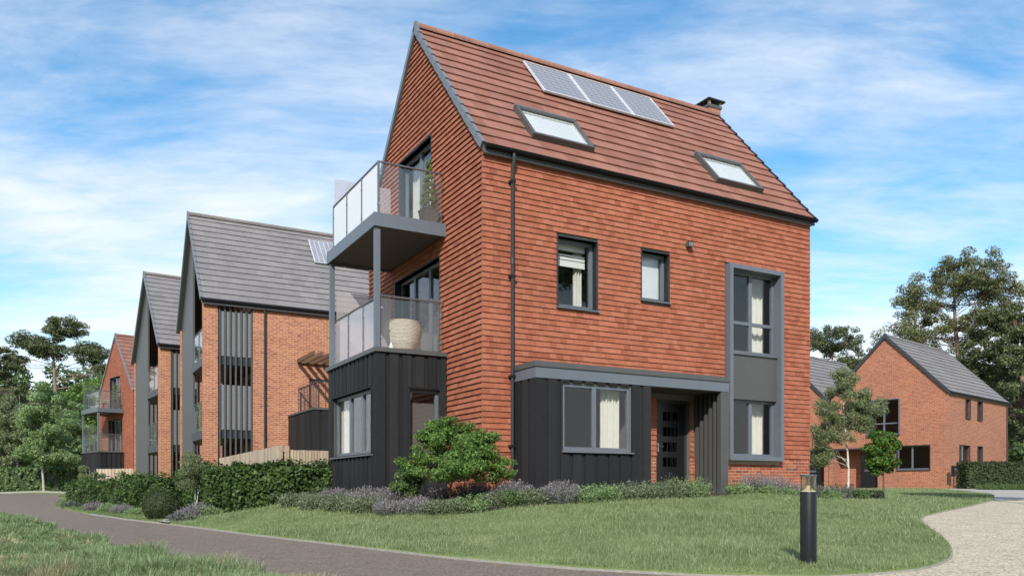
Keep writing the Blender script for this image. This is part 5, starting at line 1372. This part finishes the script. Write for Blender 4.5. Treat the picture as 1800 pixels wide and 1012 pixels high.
# --- bed plants: spiky green clumps, lavender, grey shrubs
def clump(name, label, pos, r, h, seed, mat, kind='spike', n=420, group=None, tipmat=None):
    rng = np.random.default_rng(seed); root = thing(name, label, 'plant', pos, 0, group)
    ang = rng.uniform(0, 2 * math.pi, n); rr = r * np.sqrt(rng.random(n)) ; B = np.stack([rr * 0.75 * np.cos(ang), rr * 0.75 * np.sin(ang), np.zeros(n) - 0.03], -1)
    out = np.stack([np.cos(ang), np.sin(ang), np.zeros(n)], -1) * (rr / r * 0.45)[:, None] + rng.normal(0, 0.18, (n, 3)); out[:, 2] = 1
    out /= np.linalg.norm(out, axis=1)[:, None]; Lh = h * rng.uniform(0.6, 1.1, n) * (1.05 - 0.35 * (rr / r) ** 2)
    T = B + out * Lh[:, None]
    side = np.cross(out, rng.normal(size=(n, 3))); side /= np.linalg.norm(side, axis=1)[:, None] + 1e-9
    if kind == 'spike':        # leafy upright shoots: each with pairs of narrow leaves
        Cs, Ns, k = [], [], 9
        for j in range(k):
            t = rng.uniform(0.1, 1.0, n)[:, None]; Cs.append(B + (T - B) * t + rng.normal(0, 0.018, (n, 3))); Ns.append(rng.normal(size=(n, 3)) + np.array([0, 0, 0.5]))
        C = np.concatenate(Cs); L = 0.05 * rng.uniform(0.7, 1.4, len(C)); V = leaf_quads(C, np.concatenate(Ns), L, L * 0.3, rng, -1.2)
        quads_obj('foliage', V, mat, root)
    else:                      # thin stalks, flowering tips
        w = 0.0035; V = np.empty((n, 4, 3)); V[:, 0] = B - side * w; V[:, 1] = B + side * w; V[:, 2] = T + side * w * 0.5; V[:, 3] = T - side * w * 0.5
        Cs = np.concatenate([B + (T - B) * rng.uniform(0.05, 0.6, (n, 1)) + rng.normal(0, 0.02, (n, 3)) for _ in range(4)]); L = 0.05 * rng.uniform(0.7, 1.3, len(Cs))
        V2 = leaf_quads(Cs, rng.normal(size=Cs.shape), L, L * 0.22, rng, -1.0)
        quads_obj('foliage', np.concatenate([V.reshape(-1, 3), V2]), mat, root)
        Ct = np.concatenate([T - out * (0.02 * j) + rng.normal(0, 0.004, (n, 3)) for j in range(4)]); L = 0.026 * rng.uniform(0.8, 1.3, len(Ct))
        quads_obj('flowers', leaf_quads(Ct, rng.normal(size=Ct.shape), L, L * 0.5, rng, -1.5), tipmat or 'lavender', root)
    return root
rb = random.Random(11)
ORD = ['leftmost', 'second from left', 'third from left', 'fourth from left', 'fifth from left', 'sixth from left', 'seventh from left', 'eighth from left', 'ninth from left', 'tenth from left', 'eleventh from left', 'rightmost']
COUNT = {}
def nth(key):
    COUNT[key] = COUNT.get(key, -1) + 1
    return ORD[COUNT[key]]
GREEN = [(520, 16.6, .3), (556, 15.9, .3), (600, 15.4, .33), (640, 15.0, .33), (672, 14.9, .3), (836, 14.2, .3), (866, 14.3, .3), (895, 14.4, .3), (930, 14.55, .3), (1020, 14.9, .33), (1060, 15.15, .36), (1100, 15.4, .36), (1140, 15.7, .38), (1180, 16.0, .42), (1215, 16.25, .42), (770, 14.2, .28), (805, 14.15, .28)]
for i, (x, Y, h) in enumerate(sorted(GREEN)):
    part_ = 'below the black bay' if x < 700 else 'round the bright bushy tree' if x < 900 else 'below the black boarded porch' if x < 1110 else 'before the front door'
    clump('bed_plant', nth('g' + part_) + ' leafy green clump in the front bed ' + part_, pt(x, Y), 0.37, h * 1.06, 100 + i, rb.choice(['leaf_soft', 'leaf_sage', 'leaf_mid', 'leaf_sage']), 'spike', 430, 'green clumps in the front bed ' + part_)
LAV = [(588, 16.2, .33), (690, 15.0, .42), (645, 15.4, .40), (735, 14.4, .30), (690, 14.5, .27), (905, 14.75, .42), (880, 14.9, .36), (985, 14.7, .40), (825, 15.0, .40), (770, 15.2, .36)]
for i, (x, Y, h) in enumerate(sorted(LAV)):
    part_ = 'below the black bay' if x < 720 else 'round the stem of the bright bushy tree' if x < 850 else 'left of the black boarded porch' if x < 930 else 'below the porch window'
    clump('lavender', nth('l' + part_) + ' greyish purple lavender ' + part_, pt(x, Y), 0.34, h * 1.08, 140 + i, 'leaf_grey', 'stalk', 560, 'lavender ' + part_)
RIGHT = [(1298, 17.5, .3, 'g'), (1330, 18.0, .5, 'l'), (1365, 18.3, .5, 'l'), (1345, 17.7, .28, 'g'), (1385, 18.0, .26, 'g'), (1400, 18.9, .38, 'l'), (1440, 18.9, .4, 's'), (1470, 19.2, .42, 's'), (1460, 18.6, .28, 'g'), (1490, 19.6, .34, 's')]
for i, (x, Y, h, k) in enumerate(sorted(RIGHT)):
    if k == 'l': clump('lavender', nth('rl') + ' silvery lavender mound below the tall framed window', pt(x, Y), 0.3, h, 170 + i, 'leaf_grey', 'stalk', 480, 'lavender below the tall framed window')
    elif k == 's': clump('bed_plant', nth('rs') + ' grey-leaved shrub behind the bollard near the birch', pt(x, Y), 0.3, h, 170 + i, 'leaf_grey', 'spike', 330, 'grey shrubs near the birch')
    else: clump('bed_plant', nth('rg') + ' leafy green clump in the right bed behind the bollard', pt(x, Y), 0.28, h, 170 + i, 'leaf_soft', 'spike', 300, 'green clumps in the right bed')
LEFT = [(330, 18.6, .3, 'l'), (350, 19.0, .38, 'l'), (318, 17.9, .24, 's'), (365, 19.0, .3, 'g'), (215, 21.8, .3, 'l'), (190, 22.8, .28, 'g'), (165, 23.6, .3, 'l'), (125, 25.6, .26, 's'), (240, 21.0, .22, 'g')]
for i, (x, Y, h, k) in enumerate(sorted(LEFT)):
    wh = 'beside the clipped round shrub' if x > 300 else 'at the road bend'
    clump('lavender' if k == 'l' else 'bed_plant', nth(k + wh) + (' lavender clump ' if k == 'l' else ' grey-leaved clump ' if k == 's' else ' leafy green clump ') + wh, pt(x, Y), 0.3, h, 190 + i, 'leaf_soft' if k == 'g' else 'leaf_grey', 'stalk' if k == 'l' else 'spike', 330, ('lavender ' if k == 'l' else 'grey clumps ' if k == 's' else 'green clumps ') + wh)
for i in range(12):
    x = 21.3 + i * 0.8; y = 36.7 - i * 0.06
    clump('bed_plant', nth('h') + ' low dark green plant at the foot of the trimmed right hedge', (x, y, h1(x, y)), 0.5, 0.32, 220 + i, 'leaf_mid', 'spike', 260, 'plants below the right hedge')

# --- lawn blades
def blades(name, poly, n, hmin, hmax, wd, mat, seed, dist0, lean=0.5, extra_poly=None, holes=()):
    rng = np.random.default_rng(seed); xs = [p[0] for p in poly]; ys = [p[1] for p in poly]; got = []; cnt = 0
    while cnt < n:
        P = np.stack([rng.uniform(min(xs), max(xs), n * 2), rng.uniform(min(ys), max(ys), n * 2)], -1)
        D = np.hypot(P[:, 0], P[:, 1]); keep = rng.random(len(P)) < np.minimum(1, (dist0 / D) ** 1.8)
        keep &= np.abs(P[:, 0]) < 0.68 * P[:, 1] + 1.0
        P = P[keep]; P = P[in_poly(P, poly)]
        for hpoly in holes: P = P[~in_poly(P, hpoly)]
        got.append(P); cnt += len(P)
    P = np.concatenate(got)[:n]; D = np.hypot(P[:, 0], P[:, 1]); sc = np.maximum(1, D / dist0) ** 0.7
    z = np.concatenate([hgt(c[:, 0], c[:, 1]) for c in np.array_split(P, max(1, n // 40000))])
    a = rng.uniform(0, 2 * math.pi, n); w = wd * sc * rng.uniform(0.7, 1.3, n); h = rng.uniform(hmin, hmax, n) * sc ** 0.3
    patch = 0.85 + 0.3 * (np.sin(P[:, 0] * 1.3 + np.sin(P[:, 1] * 0.9) * 2) * np.sin(P[:, 1] * 1.1 + 0.5)); h = h * patch
    l = rng.uniform(0, 2 * math.pi, n); lr = h * lean * rng.random(n)
    V = np.empty((n, 3, 3)); V[:, 0] = np.stack([P[:, 0] - np.cos(a) * w / 2, P[:, 1] - np.sin(a) * w / 2, z], -1); V[:, 1] = np.stack([P[:, 0] + np.cos(a) * w / 2, P[:, 1] + np.sin(a) * w / 2, z], -1)
    V[:, 2] = np.stack([P[:, 0] + np.cos(l) * lr, P[:, 1] + np.sin(l) * lr, z + h], -1)
    return place(name, np_mesh(name, V.reshape(-1, 3), np.arange(3 * n).reshape(-1, 3), mat), kind='stuff')
tag(blades('lawn_grass', LAWN, 380000, 0.035, 0.075, 0.009, 'grass_blade', 301, 9.0, 0.9, holes=(BED, BED2)), 'short mown green grass of the front lawn', 'grass')
tag(blades('verge_grass', TONGUE_POLY, 60000, 0.04, 0.08, 0.012, 'grass_blade', 302, 20.0, 0.9), 'short green grass of the verge at the road bend', 'grass')
tag(blades('lawn_tufts', LAWN, 45000, 0.07, 0.115, 0.007, 'grass_long', 303, 9.0, 0.7, holes=(BED, BED2)), 'taller pale blades strewn through the front lawn', 'grass')
# --- long meadow grass on the near verge: tufts of arching blades
def meadow():
    rng = np.random.default_rng(310); poly = verge_l + [(-1.4, 4.5), (-1.4, 3.0), (-14, 3.0), (-22, 20)]
    T = []
    while len(T) < 1500:
        p = np.stack([rng.uniform(-20, 0, 4000), rng.uniform(4.2, 26, 4000)], -1); p = p[in_poly(p, poly)]
        D = np.hypot(p[:, 0], p[:, 1]); keep = (rng.random(len(p)) < np.minimum(1, (7 / D) ** 1.6)) & (np.abs(p[:, 0]) < 0.70 * p[:, 1] + 0.3) 
        T += p[keep].tolist()
    T = np.array(T[:1500]); Vs = []; Vp = []
    zt = hgt(T[:, 0], T[:, 1])
    for (x, y), z in zip(T, zt):
        D = math.hypot(x, y); n = 75; big = 0.4 + 1.1 * (0.5 + 0.5 * math.sin(x * 1.7 + math.sin(y * 1.3) * 2) * math.sin(y * 1.9 + 1)); h = 0.12 * big * rng.uniform(0.7, 1.25)
        a = rng.uniform(0, 2 * math.pi, n); r = 0.09 * np.sqrt(rng.random(n)); o = np.stack([np.cos(a), np.sin(a)], -1); b = np.array([x, y]) + o * r[:, None]
        hh = h * rng.uniform(0.6, 1.2, n); sp = hh * rng.uniform(0.15, 0.8, n); w = 0.0024 * max(1, D / 8)
        sd = np.stack([-o[:, 1], o[:, 0]], -1) * w
        V = np.empty((n, 2, 4, 3)); m = b + o * (sp * 0.35)[:, None]; t = b + o * sp[:, None]
        V[:, 0, 0, :2] = b - sd; V[:, 0, 1, :2] = b + sd; V[:, 0, 2, :2] = m + sd * .8; V[:, 0, 3, :2] = m - sd * .8; V[:, 0, :2, 2] = z - 0.02; V[:, 0, 2:, 2] = (z + hh * 0.65)[:, None]
        V[:, 1, 0, :2] = m - sd * .8; V[:, 1, 1, :2] = m + sd * .8; V[:, 1, 2, :2] = t + sd * .15; V[:, 1, 3, :2] = t - sd * .15; V[:, 1, :2, 2] = (z + hh * 0.65)[:, None]; V[:, 1, 2:, 2] = (z + hh)[:, None]
        pale = math.sin(x * 2.3 + 1.1) * math.sin(y * 1.7 + 0.4) + rng.normal(0, 0.4) > 0.68
        (Vp if pale else Vs).append(V.reshape(-1, 3))
    V = np.concatenate(Vs)
    quads_obj('dry_grass', np.concatenate(Vp), 'meadow_pale', None, kind='stuff', label='pale yellowish dry tufts among the meadow grass', cat='grass')
    quads_obj('meadow_grass', V, 'meadow_blade', None, kind='stuff', label='long tufted meadow grass on the near road verge', cat='grass')
meadow()

# --- far trees
def pine(label, px, Y, H, seed, lobes, n, tr=0.28, mat='leaf_pine', lean=(0, 0), group=None, bark='bark_pine', size=0.2, leaf=0.03, top=0.9):
    lobes = [(a, b, c, d * 1.05, e * 1.25, int(k * 4)) for (a, b, c, d, e, k) in lobes]
    tree('pine_tree', label, 'tree', pt(px, Y), H, seed, lobes, tr, leaf, bark, mat, int(n * 1.8), size, 0.4, lean, top, group, fill=0.5, flat=0.65, up=0.9, rise=(0.0, 0.12), limb_r=0.3)
pine('tall open pine with bare forked trunk above the woods on the left', 95, 74, 16.2, 401,
     [(0.06, 0, 0.90, 0.13, 0.06, 14), (-0.13, 0, 0.82, 0.11, 0.045, 10), (0.2, 0, 0.76, 0.13, 0.05, 12), (-0.02, 0, 0.79, 0.12, 0.05, 8), (-0.22, 0, 0.72, 0.07, 0.03, 5), (-0.2, 0, 0.52, 0.1, 0.03, 6), (0.34, 0, 0.66, 0.1, 0.05, 9)], 17000, 0.3)
pine('dark pine behind the gable of the distant tile-hung house', 228, 84, 15.3, 402, [(0, 0, 0.85, 0.16, 0.13, 20), (-0.08, 0, 0.62, 0.17, 0.14, 16), (-0.06, 0, 0.4, 0.2, 0.12, 12)], 9000)
pine('dark pine at the left edge above the wood', -8, 66, 12.0, 403, [(0.02, 0, 0.86, 0.18, 0.1, 16), (0.03, 0, 0.66, 0.24, 0.12, 18), (0, 0, 0.42, 0.26, 0.14, 16)], 11000)
def broad(label, px, Y, H, seed, mat, n, size=0.3, lobes=None, name='broadleaf_tree', tr=0.2, bark='bark_brown', group=None):
    lobes = [(a, b, c, d, e, int(k * 2)) for (a, b, c, d, e, k) in (lobes or [(0, 0, 0.62, 0.26, 0.3, 34), (0, 0, 0.32, 0.28, 0.2, 16)])]
    tree(name, label, 'tree', pt(px, Y), H, seed, lobes or [(0, 0, 0.62, 0.26, 0.3, 34), (0, 0, 0.32, 0.28, 0.2, 16)], tr, 0.055, bark, mat, int(n * 1.4), size * 0.75, 0.5, fill=0.5, group=group, limb_r=0.3)
broad('pale green young tree with straight pale stem at the road bend', 75, 57.5, 8.0, 410, 'leaf_soft', 20000, 0.2, [(0, 0, 0.55, 0.24, 0.28, 30), (0.02, 0, 0.78, 0.13, 0.16, 10), (0, 0, 0.32, 0.25, 0.1, 14)], 'young_tree', 0.085, 'bark_pale')
broad('grey-green slim tree left of the pale young tree', 32, 62, 8.6, 411, 'leaf_birch', 11000, 0.22, [(0, 0, 0.6, 0.2, 0.3, 28), (0, 0, 0.35, 0.2, 0.14, 12)], 'young_tree', 0.09, 'bark_pale')
broad('mid green tree right of the pale young tree', 118, 66, 8.0, 412, 'leaf_soft', 11000, 0.25)
broad('yellow-green tree just left of the distant balconied house', 172, 72, 12.2, 413, 'leaf_bright', 12000, 0.3)
broad('dark rounded tree below the tall open pine', 128, 78, 10.8, 414, 'leaf_dark', 12000, 0.3)
broad('olive bushy tree at the left picture edge', 8, 70, 10.0, 415, 'leaf_mid', 12000, 0.3)
broad('green bushy tree behind the slim grey-green tree', 58, 76, 9.8, 416, 'leaf_mid', 11000, 0.3)
# right side
pine('huge spreading pine towering behind the right brick house', 1685, 64, 18.8, 420,
     [(0.02, 0, 0.88, 0.17, 0.1, 26), (-0.14, 0, 0.78, 0.13, 0.09, 18), (0.17, 0, 0.80, 0.12, 0.08, 14), (-0.2, 0, 0.62, 0.14, 0.07, 14), (0.05, 0, 0.66, 0.2, 0.08, 20), (-0.1, 0, 0.5, 0.2, 0.07, 14), (0.12, 0, 0.48, 0.2, 0.1, 14)], 30000, 0.36, mat='leaf_olive', size=0.19, leaf=0.027)
pine('broad dark pine at the right picture edge', 1800, 60, 14.4, 421, [(-0.05, 0, 0.84, 0.2, 0.1, 22), (-0.1, 0, 0.64, 0.26, 0.12, 26), (-0.04, 0, 0.42, 0.3, 0.14, 26), (0, 0, 0.2, 0.3, 0.14, 20)], 24000, 0.33, size=0.22)
pine('dark flat-topped pine just right of the tall house', 1462, 78, 15.6, 422, [(0, 0, 0.9, 0.2, 0.08, 22), (0.03, 0, 0.72, 0.24, 0.1, 22), (0, 0, 0.5, 0.22, 0.1, 14)], 15000, mat='leaf_pine')
pine('spreading pine between the tall house and the right gable', 1515, 86, 14.6, 427, [(0, 0, 0.88, 0.2, 0.1, 20), (0.05, 0, 0.66, 0.26, 0.14, 24)], 12000)
pine('smaller pine peeping over the right gable', 1560, 82, 14.2, 423, [(0, 0, 0.9, 0.12, 0.08, 14), (0, 0, 0.7, 0.2, 0.1, 16)], 8000)
broad('dense dark tree behind the right brick house roof', 1735, 72, 12.0, 424, 'leaf_dark', 16000, 0.32, [(0, 0, 0.6, 0.3, 0.35, 40), (0, 0, 0.25, 0.35, 0.2, 24)])
broad('green shrubby tree past the corner of the right brick house', 1800, 52, 3.6, 425, 'leaf_mid', 6000, 0.16)
broad('dark tree filling the gap beside the right brick house', 1790, 66, 9.5, 426, 'leaf_dark', 12000, 0.3)
# woods beyond, one mass
def woods(label, spots, seed, mat, n, size):
    rng = np.random.default_rng(seed); cs, rs = [], []
    for (x0, x1, y0, y1, H, k) in spots:
        for _ in range(k):
            x, y = rng.uniform(x0, x1), rng.uniform(y0, y1); hh = H * rng.uniform(0.65, 1.05); r = rng.uniform(1.6, 2.8)
            for z in np.arange(0.6, hh, 1.9): cs.append((x + rng.normal(0, 0.8), y + rng.normal(0, 0.8), z)); rs.append(np.array([r, r, 1.5]) * (1.15 - 0.5 * z / hh))
    V = cluster_leaves(rng, cs, rs, [n] * len(cs), size, 0.55, 0.4, 0.2)
    quads_obj('woods', V, mat, None, kind='stuff', label=label, cat='woods')
woods('lighter green wood rising behind the trees on the left', [(-70, -42, 84, 92, 13.5, 26), (-42, -30, 92, 98, 11.0, 8)], 433, 'leaf_mid', 170, 0.5)
woods('distant dark wood closing the view beyond the houses', [(-75, -38, 92, 100, 9.5, 22), (-38, -20, 96, 104, 8.0, 10), (30, 60, 92, 100, 9.0, 18), (58, 90, 80, 100, 10.5, 20)], 431, 'leaf_dark', 150, 0.7)
# trees on the visitor's side of the road (unseen: one known by its shade, the wood added to darken reflections)
broad('tree outside the picture whose shade falls on the right lawn', 2193, 13.0, 10.6, 441, 'leaf_mid', 9000, 0.2, [(0, 0, 0.8, 0.16, 0.14, 30)], 'shade_tree', 0.1)
woods('unseen wood added behind the viewer to darken the window reflections', [(-62, -25, -30, -22, 14.0, 26), (-25, 48, -32, -24, 15.0, 48)], 432, 'leaf_dark', 95, 1.4)
